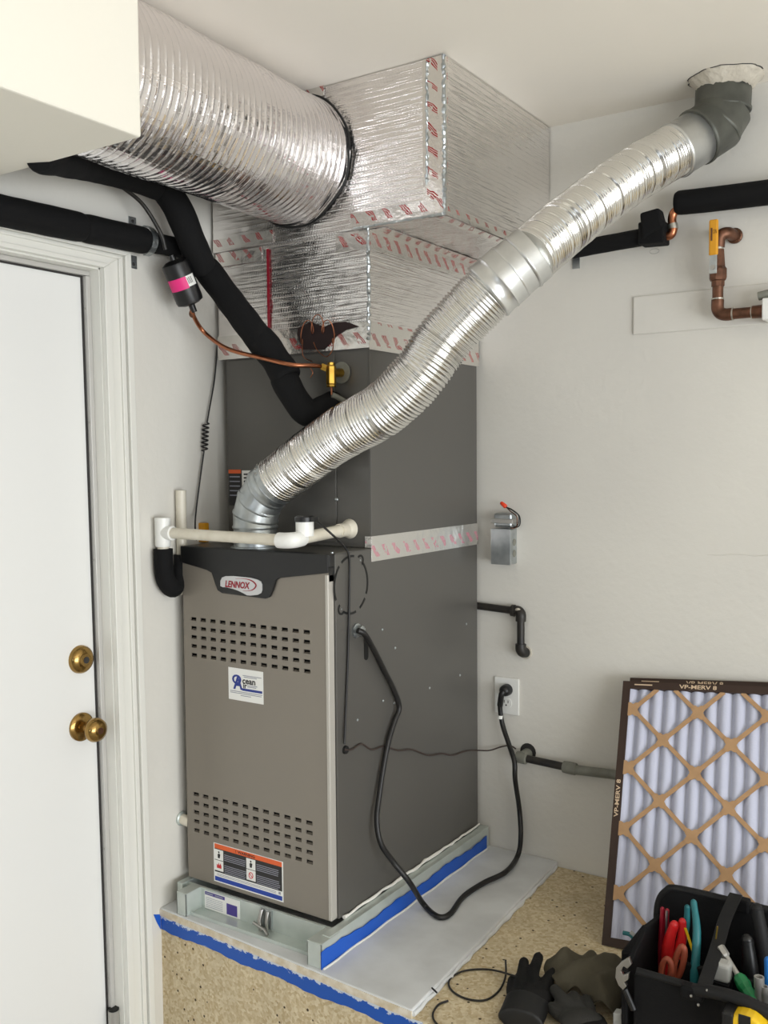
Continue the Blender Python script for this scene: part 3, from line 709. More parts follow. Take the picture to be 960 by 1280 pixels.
tape('tape_strip', (-.04, UY-.0034, UZ+.002), (UX+.04, 0, 0), (0, 0, .034), -Y, 13)
tape('tape_strip', (-.474, UY-.0034, UZ+.002), (.20, 0, 0), (0, 0, .030), -Y, 14)
tape('tape_strip', (-.474, YC-.0076, UZ-.036), (.155, 0, 0), (0, 0, .034), -Y, 15)
tape('tape_strip', (-.09, YC-.0076, UZ-.046), (.092, 0, 0), (0, 0, .044), -Y, 16)
tape('tape_strip', (-.472, YC-.0078, CT-.016), (.476, 0, 0), (0, 0, .060), -Y, 17)
tape('tape_strip', (.0036, YC-.006, CT-.02), (0, .545, 0), (0, 0, .066), X, 18)
tape('tape_strip', (.0036, YC-.004, UZ-.046), (0, .545, 0), (0, 0, .044), X, 19)
tape('tape_strip', (.004, .17, UZ-.0032), (0, .545, 0), (.040, 0, 0), -Z, 20)
tape('tape_strip', (UX-.028, .16, UZ-.0032), (0, .555, 0), (.03, 0, 0), -Z, 21)
tape('tape_strip', (UX+.0032, .16, UZ), (0, .555, 0), (0, 0, .020), X, 22)
px_ = at(335, 300, 'y', YC-.006)
b = MB(); b.sheet((px_.x-.004, YC-.0078, CT+.05), (.008, 0, 0), (0, 0, UZ-CT-.06), 3, 30, -Y, .0008, .0008, 31, 16)
rs = b.build('printed_seam', 'badge_red', lo); rs['label'] = 'dark red printed line on the foil facing'
tape('tape_strip', at(383, 125, 'y', UY-.0034), (.052, 0, 0), (0, 0, .026), -Y, 23)
# crumpled bright corner beads
def bead(nm, p, q, seed, w=.0052):
    random.seed(seed); p, q = Vector(p), Vector(q); n = int((q-p).length/.005); pts = [p.lerp(q, i/n)+V(random.uniform(-1, 1), random.uniform(-1, 1), 0)*.0016 for i in range(n+1)]
    MB().tube(pts, [w*random.uniform(.55, 1.1) for _ in pts], 7).build(nm, 'galvanised', lo)
bead('corner_bead', (UX+.001, UY-.001, UZ), (UX+.001, UY-.001, CZ-.004), 1); bead('corner_bead', (0.001, YC-.005, CT), (.001, YC-.005, UZ), 2)
bead('corner_bead', (UX-.042, UY-.005, UZ+.07), (UX-.040, UY-.005, CZ-.01), 3, .003)
bead('corner_bead', (-.03, UY-.005, UZ+.001), (UX, UY-.004, UZ+.001), 4, .0036)
# torn opening at the bottom edge of the lower box
tpx = [(404, 409), (418, 403), (432, 402), (448, 408), (430, 413), (420, 420), (412, 430), (404, 437), (378, 437), (372, 420), (372, 410), (388, 402)]
MB().prism([at(u, v, 'y', YC-.0105) for u, v in tpx], (0, .0015, 0)).build('torn_gap', 'torn_dark', lo)

# ------------------------------------------------------------------ big insulated flex duct
fd = root('flexible_duct', (-.19, -.15, 1.765), 'large round silver foil flex duct from the plenum into the white soffit', 'flex duct')
path = cr_path([(-.185, -.70, 1.775), (-.185, -.5, 1.775), (-.187, -.25, 1.772), (-.19, 0, 1.766), (-.19, UY-.004, 1.764)], 30)
path, L = resample(path, .0020)
random.seed(3); b = MB(); seg = 110; vs = []; fs = []
for i, p in enumerate(path):
    s = i/len(path)*L
    for k in range(seg):
        a = 2*PI*k/seg; ph = (s/.0175+a/(2*PI)) % 1.0
        ridge = math.exp(-((ph-.5)/.10)**2)*.0019
        q = V(math.cos(a)*3.0, math.sin(a)*3.0, s*22)
        wr = .0034*mnoise.noise(V(math.cos(a)*2.2, math.sin(a)*2.2, s*7))+.0009*mnoise.noise(V(math.cos(a)*6, math.sin(a)*6, s*60))+.0004*mnoise.noise(V(math.cos(a)*22, math.sin(a)*22, s*70))
        sag = .007*max(0, -math.sin(a))*(1-s/L)
        r = .150+ridge+wr+sag
        vs.append(V(p.x+r*math.cos(a), p.y, p.z+r*math.sin(a)))
        b.uv[len(vs)-1] = (s, a*.15)
n = len(path)
for i in range(n-1):
    for k in range(seg): fs.append((i*seg+k, (i+1)*seg+k, (i+1)*seg+(k+1) % seg, i*seg+(k+1) % seg))
b.add(vs, fs); b.build('foil_sleeve', 'foil_duct', fd, smooth=180)
ring = [(-.19+.1545*math.cos(2*PI*k/60), UY-.012+.004*math.sin(k*.7), 1.764+.1545*math.sin(2*PI*k/60)) for k in range(61)]
MB().tube(ring, .0030, 8).build('zip_tie', 'black', fd, smooth=60)

# ------------------------------------------------------------------ flue vent
fv = root('flue_vent', (-.268, .062, H), 'silver corrugated flue vent bending from furnace top up to the ceiling', 'vent pipe')
base = at(319, 655, 'y', .062); fx0 = base.x
b = MB(); b.lathe((fx0, .062, H+.0015), Z, [(0, .060), (.003, .060), (.004, .052), (.022, .052), (.024, .0545), (.028, .052), (.05, .052)], 40); b.build('collar', 'galvanised', fv, smooth=40)
e = [V(fx0, .062, H+.045), V(fx0, .062, H+.088), at(333, 607, 'y', .062), at(352, 585, 'y', .062)]
# segmented adjustable elbow
dir2 = (at(372, 572, 'y', .064)-e[2]).normalized()
j1 = V(fx0, .062, H+.082); j2 = j1+(Z*.6+dir2*.4).normalized()*.036; j3 = j2+(Z*.25+dir2*.75).normalized()*.036
def joint(name, p, q, r, m, beads=1):
    p, q = Vector(p), Vector(q); ax = (q-p); L = ax.length; pr = [(0, r), (.003, r+.0022), (.007, r+.0022), (.010, r)]
    if beads > 1: pr += [(L*.5-.004, r), (L*.5, r+.002), (L*.5+.004, r)]
    pr += [(L-.002, r), (L, r-.0015)]
    b = MB(); b.lathe(p, ax, pr, 40); return b.build(name, m, fv, smooth=40)
joint('elbow_gore', (fx0, .062, H+.046), j1+Z*.012, .053, 'galvanised')
joint('elbow_gore', j1-V(0, 0, .010), j2+(j2-j1).normalized()*.014, .0545, 'galvanised')
joint('elbow_gore', j2-(j2-j1).normalized()*.012, j3+(j3-j2).normalized()*.012, .055, 'galvanised')
j4 = j3+dir2*.050
joint('collar_band', j3-dir2*.006, j4, .0565, 'galvanised', 2)
for k in range(3): 
    p = j3+dir2*.03+(dir2.cross(Y).normalized()*math.cos(.9*k-.6)-Y*math.sin(.9*k+.5)).normalized()*.058
    MB().ball(p, .003, seg=8, rings=6).build('rivet', 'tool_steel', fv)
fpts = [j4-dir2*.010]+[at(*p) for p in ((420, 546, 'y', .064), (480, 511, 'y', .068), (524, 468, 'y', .085), (554, 425, 'y', .11), (600, 376, 'y', .135))]
c0, c1, c2 = at(609, 366, 'y', .14), at(636, 342, 'y', .16), at(668, 316, 'y', .185)
def corrugated(name, pts, r0, r1, period, amp, group, seg=44):
    pa_, L = resample(cr_path(pts, 20), .00125); rr = []
    for i in range(len(pa_)):
        s = L*i/(len(pa_)-1); t = s/L; r = r0+(r1-r0)*t
        g = math.exp(-(((s % group)-group/2)/.0022)**2)*.0026 if group else 0
        big = .0012*mnoise.noise(V(s*18, 3.1, r0*50))
        rr.append(r+amp*math.sin(2*PI*s/period)*(1+.5*mnoise.noise(V(s*30, 1, 1)))-g+big)
    return MB().tube(pa_, rr, seg, True).build(name, 'flex_aluminium', fv, smooth=75)
corrugated('corrugated_hose', fpts+[c0+(c1-c0)*.15], .0585, .061, .0078, .0017, .043)
joint('coupling', c0, c1+(c1-c0)*.1, .0640, 'galv_bright', 2); joint('coupling', c1, c1.lerp(c2, .55), .0620, 'galv_bright', 1); joint('coupling', c1.lerp(c2, .5), c2, .0625, 'galv_bright', 1)
cst = MB(); q_ = (c0+c1)/2
dp_ax = (c1-c0).normalized(); sidev = (CAM-q_); sidev = (sidev-dp_ax*sidev.dot(dp_ax)).normalized(); upv = dp_ax.cross(sidev)
u_top = [c2-(c2-c1)*.2]+[at(*p) for p in ((700, 288, 'y', .26), (740, 256, 'y', .345), (785, 223, 'y', .445), (830, 196, 'y', .54), (858, 180, 'y', .585))]
corrugated('corrugated_hose', u_top, .0605, .060, .0066, .0014, .030)
g0, g1_ = at(842, 190, 'y', .56), at(877, 169, 'y', .615)
joint('coupling', g0, g1_, .0625, 'galv_bright', 1)
h0, h1, h2, h3 = at(870, 173, 'y', .600), at(893, 158, 'y', .640), at(903, 141, 'y', .652), V(.677, .653, CZ-.012)
joint('dark_elbow_gore', h0, h1+(h1-h0)*.35, .0645, 'dark_flue'); joint('dark_elbow_gore', h1-(h2-h1)*.2, h2+(h2-h1)*.3, .0650, 'dark_flue'); joint('dark_elbow_gore', h2, h3+Z*.01, .0630, 'dark_flue')
# ragged plaster collar in the ceiling
b = MB(); vs = []; fs = []; n = 56; random.seed(5)
cx, cy_ = .683, .648
prof = [(1.0, 0), (.96, -.006), (.86, -.014), (.74, -.026), (.66, -.030)]
for k in range(n):
    a = 2*PI*k/n; r = .084*(1+.05*mnoise.noise(V(math.cos(a)*3, math.sin(a)*3, 2))+.03*random.uniform(-1, 1))
    for f_, dz in prof: 
        yy = min(WY-.002, cy_+r*f_*math.sin(a)); vs.append((cx+r*f_*math.cos(a), yy, CZ+.001+dz+.002*random.uniform(-1, 1)*(dz != 0)))
m_ = len(prof)
for k in range(n):
    for j in range(m_-1): fs.append((k*m_+j, ((k+1) % n)*m_+j, ((k+1) % n)*m_+j+1, k*m_+j+1))
b.add(vs, fs); ce = bpy.data.objects['ceiling']; b.build('plaster_collar', 'plaster', ce, smooth=60)
MB().tube([Vector(vs[k*m_])*1+V(0, 0, -.001) for k in range(n) if 25 < k < 56 and k % 9 != 4], .0016, 5).build('plaster_crack', 'dark_gap', ce)

# ------------------------------------------------------------------ refrigerant lines
sl = root('suction_line', at(212, 238, 'x', -.40), 'thick black foam-insulated refrigerant line running from soffit to coil cabinet', 'insulated pipe')
A = [at(48, 196, 'y', -.54), at(110, 208, 'x', -.345), at(165, 222, 'x', -.385), at(208, 238, 'x', -.40)]
def foamseg(nm, pts, r, seed, par=sl, lump=.002, m='foam_black', ends=True):
    pa_, L = resample(cr_path(pts, 10), .006); rr = []
    for i in range(len(pa_)):
        t = i/(len(pa_)-1); e_ = min(t, 1-t)*L
        rr.append(r+lump*mnoise.noise(V(i*.12, seed, 0))-(.004*math.exp(-e_/.004) if ends else 0))
    return MB().tube(pa_, rr, 20).build(nm, m, par, smooth=60)
foamseg('foam_sleeve', A, .030, 1)
B = [at(205, 234, 'x', -.392), at(223, 262, 'x', -.378), at(241, 305, 'x', -.372), at(255, 338, 'x', -.380)]
foamseg('foam_sleeve', B, .034, 2)
C = [at(256, 333, 'y', .03), at(282, 368, 'y', .045), at(312, 408, 'y', .06), at(332, 434, 'y', .07)]
foamseg('foam_sleeve', C, .0335, 3, lump=.003)
Dd = [at(322, 420, 'y', .068), at(342, 446, 'y', .075), at(360, 474, 'y', .08)]
foamseg('foam_sleeve', Dd, .0365, 4, lump=.005)
E_ = [at(352, 468, 'y', .078), at(370, 500, 'y', .084), at(386, 517, 'y', .095), at(404, 512, 'y', .125), at(420, 503, 'y', .166)]
foamseg('foam_sleeve', E_, .033, 5, lump=.003)
# liquid line, filter drier, expansion valve
ll = root('liquid_line', at(230, 350, 'x', -.43), 'thin copper liquid line with a black filter drier beside the insulated line', 'copper pipe')
P1 = [at(112, 205, 'x', -.36), at(150, 232, 'x', -.40), at(178, 255, 'x', -.41), at(200, 290, 'x', -.398), at(207, 312, 'x', -.398)]
MB().tube(cr_path(P1, 10), .0046, 10).build('upper_tube', 'pipe_black', ll, smooth=60)
f0, f1 = at(217, 326, 'x', -.402), at(239, 380, 'x', -.395)
ax = (f1-f0); Ld = ax.length
fdv = MB().lathe(f0, ax, [(-.014, .007), (-.002, .008), (.0, .020), (.006, .0315), (.012, .033), (Ld-.012, .033), (Ld-.005, .0315), (Ld, .020), (Ld+.002, .008), (Ld+.02, .007)], 28).build('filter_drier', 'black_plastic', ll, smooth=40)
# wrap labels as arcs around the drier facing the room
axn = ax.normalized(); toc = (CAM-f0); toc = (toc-axn*toc.dot(axn)).normalized(); sdv = axn.cross(toc)
def wrap(nm, m, a0, a1, s0, s1, r=.0334):
    b = MB(); vs = []; fs = []; k = 14
    for i in range(k+1):
        a = a0+(a1-a0)*i/k
        for s_1 in (s0, s1): vs.append(f0+axn*(Ld*s_1)+(toc*math.cos(a)+sdv*math.sin(a))*r)
    for i in range(k): fs.append((2*i, 2*i+2, 2*i+3, 2*i+1))
    return b.add(vs, fs).build(nm, m, fdv, smooth=60)
wrap('pink_label', 'pink', -1.2, .35, .36, .62) if sdv.dot(RT) > 0 else wrap('pink_label', 'pink', -.35, 1.2, .36, .62)
wrap('barcode_label', 'sticker_white', .35, 1.1, .36, .60) if sdv.dot(RT) > 0 else wrap('barcode_label', 'sticker_white', -1.1, -.35, .36, .60)
for k in range(4):
    a = .45+k*.11
    a = a if sdv.dot(RT) > 0 else -a
    wrap('barcode_bar', 'label_black', a, a+.045, .40, .54, .0337)
P2 = [f1, at(242, 395, 'x', -.400), at(256, 416, 'y', .045), at(285, 436, 'y', .035), at(330, 448, 'y', .030), at(365, 456, 'y', .045), at(392, 457, 'y', .09), at(402, 458, 'y', .12)]
MB().tube(cr_path(P2, 10), .0052, 12).build('lower_tube', 'copper', ll, smooth=60)
s0_ = at(240, 392, 'x', -.402); MB().ball(s0_, .0075, .0075, .010, 10, 8).build('solder_joint', 'copper_old', ll, smooth=60)
ev = root('expansion_valve', at(415, 466, 'y', .13), 'small brass expansion valve with thin copper capillary coil on coil cabinet front', 'valve')
vc = at(414, 468, 'y', .128)
MB().lathe(vc-V(0, 0, .030), Z, [(0, .011), (.003, .0125), (.006, .0105), (.008, .0125), (.048, .0125), (.052, .009), (.058, .009)], 6).build('body', 'brass_valve', ev, bevel=.001)
MB().cyl(at(402, 458, 'y', .12), vc+V(-.006, 0, .012), .0085, .0085, 6).build('inlet_nut', 'brass_valve', ev)
MB().cyl(vc+V(.002, .0, .004), V(fp_.x, YC-.002, fp_.z), .009, .011, 12).build('outlet_stub', 'brass_valve', ev, smooth=40)
MB().tube([vc-V(0, 0, .030), vc-V(-.001, 0, .048)], .0022, 8).build('stem', 'copper', ev)
MB().tube(cr_path([vc-V(-.001, 0, .048), vc-V(-.012, -.015, .056), vc-V(-.03, -.034, .072)], 6), .007, 10).build('equaliser_stub', 'pipe_grey', ev, smooth=50)
b = MB(); pts = []
for i in range(60):
    t = i/59; u = 374+46*t; v = 424-14*math.sin(t*PI)-6*math.sin(t*3)+11*math.sin(t*22); pts.append(at(u+4*math.cos(t*22), v, 'y', .135+.012*math.cos(t*22)))
b.tube(pts, .0012, 6); b.tube(cr_path([pts[0], at(379, 445, 'y', .13), at(390, 452, 'y', .125)], 6), .0012, 6); b.tube(cr_path([pts[-1], at(416, 436, 'y', .135), at(408, 446, 'y', .135), at(397, 438, 'y', .135), at(392, 428, 'y', .135)], 6), .0012, 6)
b.tube(cr_path([at(388, 460, 'y', .11), at(391, 466, 'y', .11), at(388, 472, 'y', .11)], 4), .0012, 6)
b.build('capillary_coil', 'copper', ev, smooth=60)

# ------------------------------------------------------------------ pipes along the walls
def p_l(u, v): return at(u, v, 'x', WX+.040)
lp = root('insulated_water_pipe', p_l(100, 285), 'black insulated pipe along the wall above the door', 'insulated pipe')
za = (p_l(0, 263).z+p_l(190, 303).z)/2
d1, d2 = p_l(0, 263), p_l(190, 303); dirv = (d2-d1)/(d2.y-d1.y)
def onl(y): return d1+dirv*(y-d1.y)
foamseg('foam_sleeve', [onl(-1.9), onl(-1), onl(p_l(103, 287).y)], .032, 11, lp, .001)
foamseg('foam_sleeve', [onl(p_l(103, 287).y), onl(-.15), onl(p_l(182, 303).y)], .031, 12, lp, .001)
foamseg('foam_sleeve', [onl(p_l(182, 303).y), onl(.02), onl(.06)], .024, 13, lp, .001)
sy_ = p_l(182, 302).y; sc3 = onl(sy_)
b = MB(); prev = None
for k in range(17):
    a = -PI/2+PI*k/16
    p = sc3+V(math.cos(a)*.0335, 0, math.sin(a)*.0335)
    if prev is not None: b.obox((p+prev)/2, (p-prev)*.55, V(0, .008, 0), (p-prev).cross(Y).normalized()*.0012)
    prev = p
sx_ = WX+.0015
b.box((sx_-.001, sy_-.016, sc3.z+.030), (sx_+.0015, sy_+.006, sc3.z+.060)); b.box((sx_-.001, sy_-.016, sc3.z-.060), (sx_+.0015, sy_+.006, sc3.z-.030))
pc = b.build('pipe_strap', 'galvanised', lp)
for s_1 in (1, -1): MB().lathe((sx_+.0015, sy_-.005, sc3.z+s_1*.050), X, [(0, .004), (.001, .004), (.002, .002)], 10).build('screw', 'dark_gap', pc)
WP = WY-.045
rp_ = root('insulated_wall_pipe', at(780, 300, 'y', WP), 'black insulated pipe on the back wall stepping up through a bare copper bend', 'insulated pipe')
foamseg('foam_sleeve', [at(690, 318, 'y', WP), at(740, 308, 'y', WP), at(806, 296, 'y', WP)], .0215, 21, rp_, .001)
foamseg('foam_sleeve', [at(845, 254, 'y', WP), at(900, 248, 'y', WP), at(1060, 228, 'y', WP)], .029, 22, rp_, .001)
k0 = at(818, 293, 'y', WP)
xx = (at(900, 248, 'y', WP)-at(845, 254, 'y', WP)).normalized()
b = MB(); b.obox(k0+V(0, -.004, 0), xx*.032, Y*.026, Z*.027); b.build('foam_block', 'foam_black', rp_, bevel=.004)
k1 = at(816, 277, 'y', WP-.006); b = MB(); b.prism([at(802, 300, 'y', WP-.036), at(799, 266, 'y', WP-.036), at(823, 259, 'y', WP-.036), at(829, 283, 'y', WP-.036)], (0, .040, 0)); b.build('foam_elbow', 'foam_black', rp_, bevel=.006)
cu = cr_path([at(828, 296, 'y', WP), at(838, 294, 'y', WP), at(841.5, 286, 'y', WP), at(840, 274, 'y', WP), at(843, 265, 'y', WP), at(852, 260, 'y', WP)], 8)
MB().tube(cu, .0105, 14).build('copper_bend', 'copper', rp_, smooth=60)
MB().tube(cu[16:21], .0118, 14).build('solder_joint', 'solder', rp_, smooth=60)
w0 = at(818, 312, 'y', WP-.02); MB().tube([w0+V(.012*math.cos(t*.6), 0, .006*math.sin(t*.6)-.004) for t in range(11)], .001, 5).build('wire_tie', 'strip_metal', rp_)
hb = at(720, 330, 'y', WY-.003)
b = MB(); b.box((hb.x-.010, WY-.003, hb.z-.012), (hb.x+.010, WY-.0005, hb.z+.03)); b.box((hb.x-.010, WY-.05, hb.z+.026), (hb.x+.010, WY-.001, hb.z+.030)); b.build('hanger_strap', 'galvanised', rp_)

# gas / water valve on the right wall
VP_ = WY-.045
gv = root('copper_valve_line', at(897, 395, 'y', VP_), 'old copper pipe with yellow lever ball valve on the right of back wall', 'valve')
va = at(904, 297, 'y', WY-.002); vb = at(902, 297, 'y', VP_); ve = at(900, 303, 'y', VP_)
Ve = at(897, 392, 'y', VP_); vx = Ve.x
top = V(vx+.006, VP_, va.z)
b = MB(); b.tube(cr_path([V(vx+.028, WY, va.z), V(vx+.018, VP_+.010, va.z+.002), V(vx+.004, VP_, va.z-.006), V(vx, VP_, va.z-.03)], 8), .0145, 16); b.build('elbow', 'copper_old', gv, smooth=60)
MB().lathe((vx+.028, WY-.010, va.z), Y, [(0, .016), (.002, .0185), (.008, .0185), (.0095, .016)], 18).build('wall_flange', 'copper_old', gv)
zv = at(897, 335, 'y', VP_).z; zt_ = at(897, 312, 'y', VP_).z; zl = at(897, 358, 'y', VP_).z
MB().cyl((vx, VP_, zt_-.004), (vx, VP_, va.z-.026), .0120, seg=16).build('solder_joint', 'solder', gv, smooth=40)
MB().lathe((vx, VP_, zl), Z, [(0, .0155), (.012, .0155), (.014, .0185), (.020, .0205), (.040, .0205), (.046, .0165), (zt_-zl, .0135)], 8).build('valve_body', 'copper_old', gv)
hl = [(893, 270, .008), (893, 318, .0085)]
ha, hb_ = at(887, 275, 'y', VP_-.032), at(887, 320, 'y', VP_-.032)
b = MB(); b.box((ha.x-.001, VP_-.036, hb_.z), (ha.x+.020, VP_-.026, ha.z)); lev = b.build('lever_handle', 'yellow_handle', gv, bevel=.004)
MB().box((ha.x+.004, VP_-.0365, ha.z-.050), (ha.x+.008, VP_-.0358, ha.z-.020)).build('lever_slot', 'copper_old', lev)
text('ON', 'lettering', 'copper_old', lev, (ha.x+.009, VP_-.0361, ha.z-.034), X, Z, w=.009, h=.010)
b = MB(); b.box((ha.x+.001, VP_-.034, hb_.z-.042), (ha.x+.018, VP_-.030, hb_.z+.004)); lpz = b.build('lever_plate', 'galvanised', gv, bevel=.001)
MB().lathe((ha.x+.009, VP_-.034, hb_.z-.028), -Y, [(0, .006), (.004, .006)], 6).build('nut', 'tool_steel', lpz)
MB().cyl((ha.x+.009, VP_-.031, hb_.z-.028), (vx, VP_, hb_.z-.028), .008, seg=12).build('valve_stem', 'copper_old', gv)
ze = at(897, 394, 'y', VP_).z; xe = at(956, 393, 'y', VP_)
MB().tube([(vx, VP_, zl+.002), (vx, VP_, ze+.028)], .0128, 16).build('pipe', 'copper_old', gv, smooth=40)
MB().tube(cr_path([(vx, VP_, ze+.036), (vx, VP_, ze+.016), (vx+.006, VP_, ze+.005), (vx+.018, VP_, ze), (vx+.034, VP_, ze)], 6), .0148, 16).build('elbow', 'copper_old', gv, smooth=60)
MB().tube([(vx+.030, VP_, ze), (vx+.13, VP_, ze)], .0128, 16).build('pipe', 'copper_old', gv, smooth=40)
for p, a_ in (((vx, VP_, ze+.037), Z), ((vx+.034, VP_, ze), X), ((vx+.078, VP_, ze), X)): MB().lathe(p, a_, [(0, .0150), (.003, .0150)], 16).build('solder_joint', 'solder', gv)
MB().lathe((vx+.08, VP_, ze), X, [(0, .0150), (.02, .0155), (.024, .018), (.03, .018)], 16).build('adapter', 'copper_old', gv, smooth=40)
bx0 = vx+.107
b = MB(); b.box((bx0, VP_-.03, ze-.024), (bx0+.12, WY, ze+.026)); rg = b.build('regulator_box', 'outlet_white', gv, bevel=.003)
MB().cyl((bx0-.012, VP_-.01, ze+.034), (bx0+.06, VP_-.01, ze+.046), .010, seg=14).build('regulator_knob', 'pipe_grey', rg, smooth=40)

# twin electrical boxes
eb = root('junction_box', at(632, 690, 'y', WY-.02), 'galvanised electrical box with orange wire nut and loose wires on the back wall', 'junction box')
a, c = at(614.5, 661, 'y', WY-.042), at(638, 706, 'y', WY-.042)
b = MB(); b.box((a.x, WY-.042, c.z), (c.x, WY, a.z)); bxo = b.build('switch_box', 'galvanised', eb, bevel=.002)
MB().box((a.x-.001, WY-.0445, c.z-.001), (c.x+.001, WY-.042, a.z+.001)).build('cover_plate', 'galvanised', eb, bevel=.001)
for z in (.3, .62): 
    MB().lathe((c.x, WY-.018, c.z+(a.z-c.z)*z), X, [(0, .010), (.0008, .010)], 16).build('knockout', 'pipe_grey', bxo)
a2, c2_ = at(619, 641, 'y', WY-.03), at(641, 659, 'y', WY-.03)
b = MB(); b.box((a2.x, WY-.040, c2_.z), (c2_.x, WY, a2.z)); tb = b.build('square_box', 'galvanised', eb, bevel=.006, seg=3)
zc_ = (a2.z+c2_.z)/2; MB().box((a2.x-.008, WY-.044, zc_-.009), (c2_.x+.006, WY-.008, zc_+.004)).build('box_strap', 'strip_metal', tb, bevel=.002)
n0, n1 = at(626, 628, 'y', WY-.03), at(633, 634, 'y', WY-.03)
MB().lathe(n0, n1-n0, [(0, .0035), (.003, .0052), (.018, .0062), (.021, .004)], 12).build('wire_nut', 'wire_nut_red', eb, smooth=40)
n2 = n1
for k, (du, dv) in enumerate(((0, 0), (1.5, 1.5), (-2, 2))):
    MB().tube(cr_path([n2, at(640+du, 637+dv, 'y', WY-.03), at(648+du, 644+dv, 'y', WY-.026), at(648+du, 655+dv, 'y', WY-.02), at(643, 659+dv*.5, 'y', WY-.014), at(638, 660, 'y', WY-.02)], 8), .0016, 6).build('wire', 'wire_black' if k < 2 else 'copper_old', eb, smooth=60)
# black iron gas pipe
gpz = at(600, 757, 'y', WY-.05)
gpi = root('gas_pipe', at(652, 815, 'y', WY-.02), 'short black iron gas pipe from wall flange into the furnace side', 'gas pipe')
q1, q3 = at(648, 764, 'y', WY-.0135), at(651, 812, 'y', WY-.020)
q0 = at(580, 755, 'y', WY-.0135)
MB().tube([q0, q1], .0105, 16).build('pipe', 'pipe_black', gpi, smooth=40)
e1 = q1; MB().tube(cr_path([e1-(q1-q0).normalized()*.014, e1, V(q3.x, q3.y, e1.z-.008), V(q3.x, q3.y, e1.z-.026)], 6), .0145, 16).build('elbow', 'pipe_black', gpi, smooth=60)
MB().lathe(e1-(q1-q0).normalized()*.02, q1-q0, [(0, .0165), (.009, .0165)], 16).build('elbow_collar', 'pipe_black', gpi)
MB().ball(e1+V(.004, -.012, .006), .008, .004, .005, 10, 8).build('paint_spot', 'plaster', gpi)
MB().tube([V(q3.x, q3.y, e1.z-.02), q3], .0105, 16).build('pipe', 'pipe_black', gpi, smooth=40)
MB().tube(cr_path([q3+V(0, 0, .016), q3+V(0, 0, .002), q3+V(.002, .004, -.006), q3+V(.004, .012, -.009), q3+V(.006, .02, -.010)], 6), .0150, 16).build('elbow', 'pipe_black', gpi, smooth=60)
MB().lathe(q3+V(.006, .0165, -.010), Y, [(0, .019), (.0035, .019)], 20).build('wall_ring', 'plaster', gpi)
# outlet
oa, ob = at(618.5, 845, 'y', WY-.003), at(649, 893, 'y', WY-.003)
oz1 = (oa.z+at(648, 849, 'y', WY-.003).z)/2; oz0 = (ob.z+at(620, 892, 'y', WY-.003).z)/2
ou = root('wall_outlet', V((oa.x+ob.x)/2, WY, oz0), 'white duplex wall outlet beside the furnace', 'outlet')
MB().box((oa.x, WY-.006, oz0), (ob.x, WY-.0002, oz1)).build('cover_plate', 'outlet_white', ou, bevel=.002)
ocx, ocz = (oa.x+ob.x)/2, (oz0+oz1)/2
for s_1 in (1, -1):
    r_ = MB(); pts = [(ocx+.0165*math.cos(t), WY-.006, ocz+s_1*.0195+min(.0125, max(-.0125, .0165*math.sin(t)))) for t in [2*PI*k/24 for k in range(24)]]
    ro = r_.prism(pts, (0, -.002, 0)).build('receptacle', 'outlet_white', ou)
    for dx in (-.006, .006): MB().box((ocx+dx-.0011, WY-.0085, ocz+s_1*.0195), (ocx+dx+.0011, WY-.0078, ocz+s_1*.0195+.008)).build('slot', 'dark_gap', ro)
    MB().cyl((ocx, WY-.0085, ocz+s_1*.0195-.006), (ocx, WY-.0078, ocz+s_1*.0195-.006), .0024, seg=10).build('slot', 'dark_gap', ro)
# power cord with plug
pc_ = root('power_cord', at(548, 1146, 'z', PZ+.007), 'thick black power cord looping from furnace side to the wall outlet', 'power cord')
pg = at(630, 862, 'y', WY-.03)
ck = []
for u, v, ax_, val in ((447, 788, 'x', .018), (456, 793, 'x', .026), (467, 812, 'x', .018), (480, 838, 'x', .013), (492, 862, 'x', .013), (499, 884, 'x', .014), (493, 902, 'x', .012), (486, 925, 'x', .012), (480, 955, 'x', .013), (474, 995, 'x', .016), (471, 1025, 'x', .022), (476, 1054, 'x', .034),
                      (492, 1078, 'x', .050), (512, 1103, 'x', .080), (530, 1131, 'z', PZ+.012), (548, 1146, 'z', PZ+.0075), (563, 1142, 'z', PZ+.0075), (579, 1121, 'z', PZ+.008), (604, 1104, 'z', PZ+.010), (632, 1090, 'z', PZ+.014), (647, 1070, 'y', .66), (651, 1045, 'y', .675), (649, 1010, 'y', .69), (644, 975, 'y', WY-.075), (643, 952, 'y', WY-.075), (636, 930, 'y', WY-.05), (628, 905, 'y', WY-.03), (625, 882, 'y', WY-.03), (627, 868, 'y', WY-.036)):
    ck.append(at(u, v, ax_, val))
MB().tube(cr_path(ck, 8), .0068, 12).build('cord', 'wire_black', pc_, smooth=60)
plug_c = V(at(631, 860, 'y', WY-.025).x, WY-.025, ocz+.0195)
b = MB(); b.lathe((plug_c.x, WY-.0085, plug_c.z), -Y, [(0, .0165), (.012, .0165), (.022, .015), (.028, .010), (.029, .004)], 20); b.tube(cr_path([plug_c+V(0, -.004, 0), ck[-1], ck[-2]], 5), .0085, 10); b.build('plug', 'black_plastic', pc_, smooth=50)
tgp = at(625.5, 896, 'y', WY-.03); MB().tube([tgp+V(0, 0, .004), tgp-V(0, 0, .005)], .0078, 10).build('cord_tag', 'sticker_white', pc_)
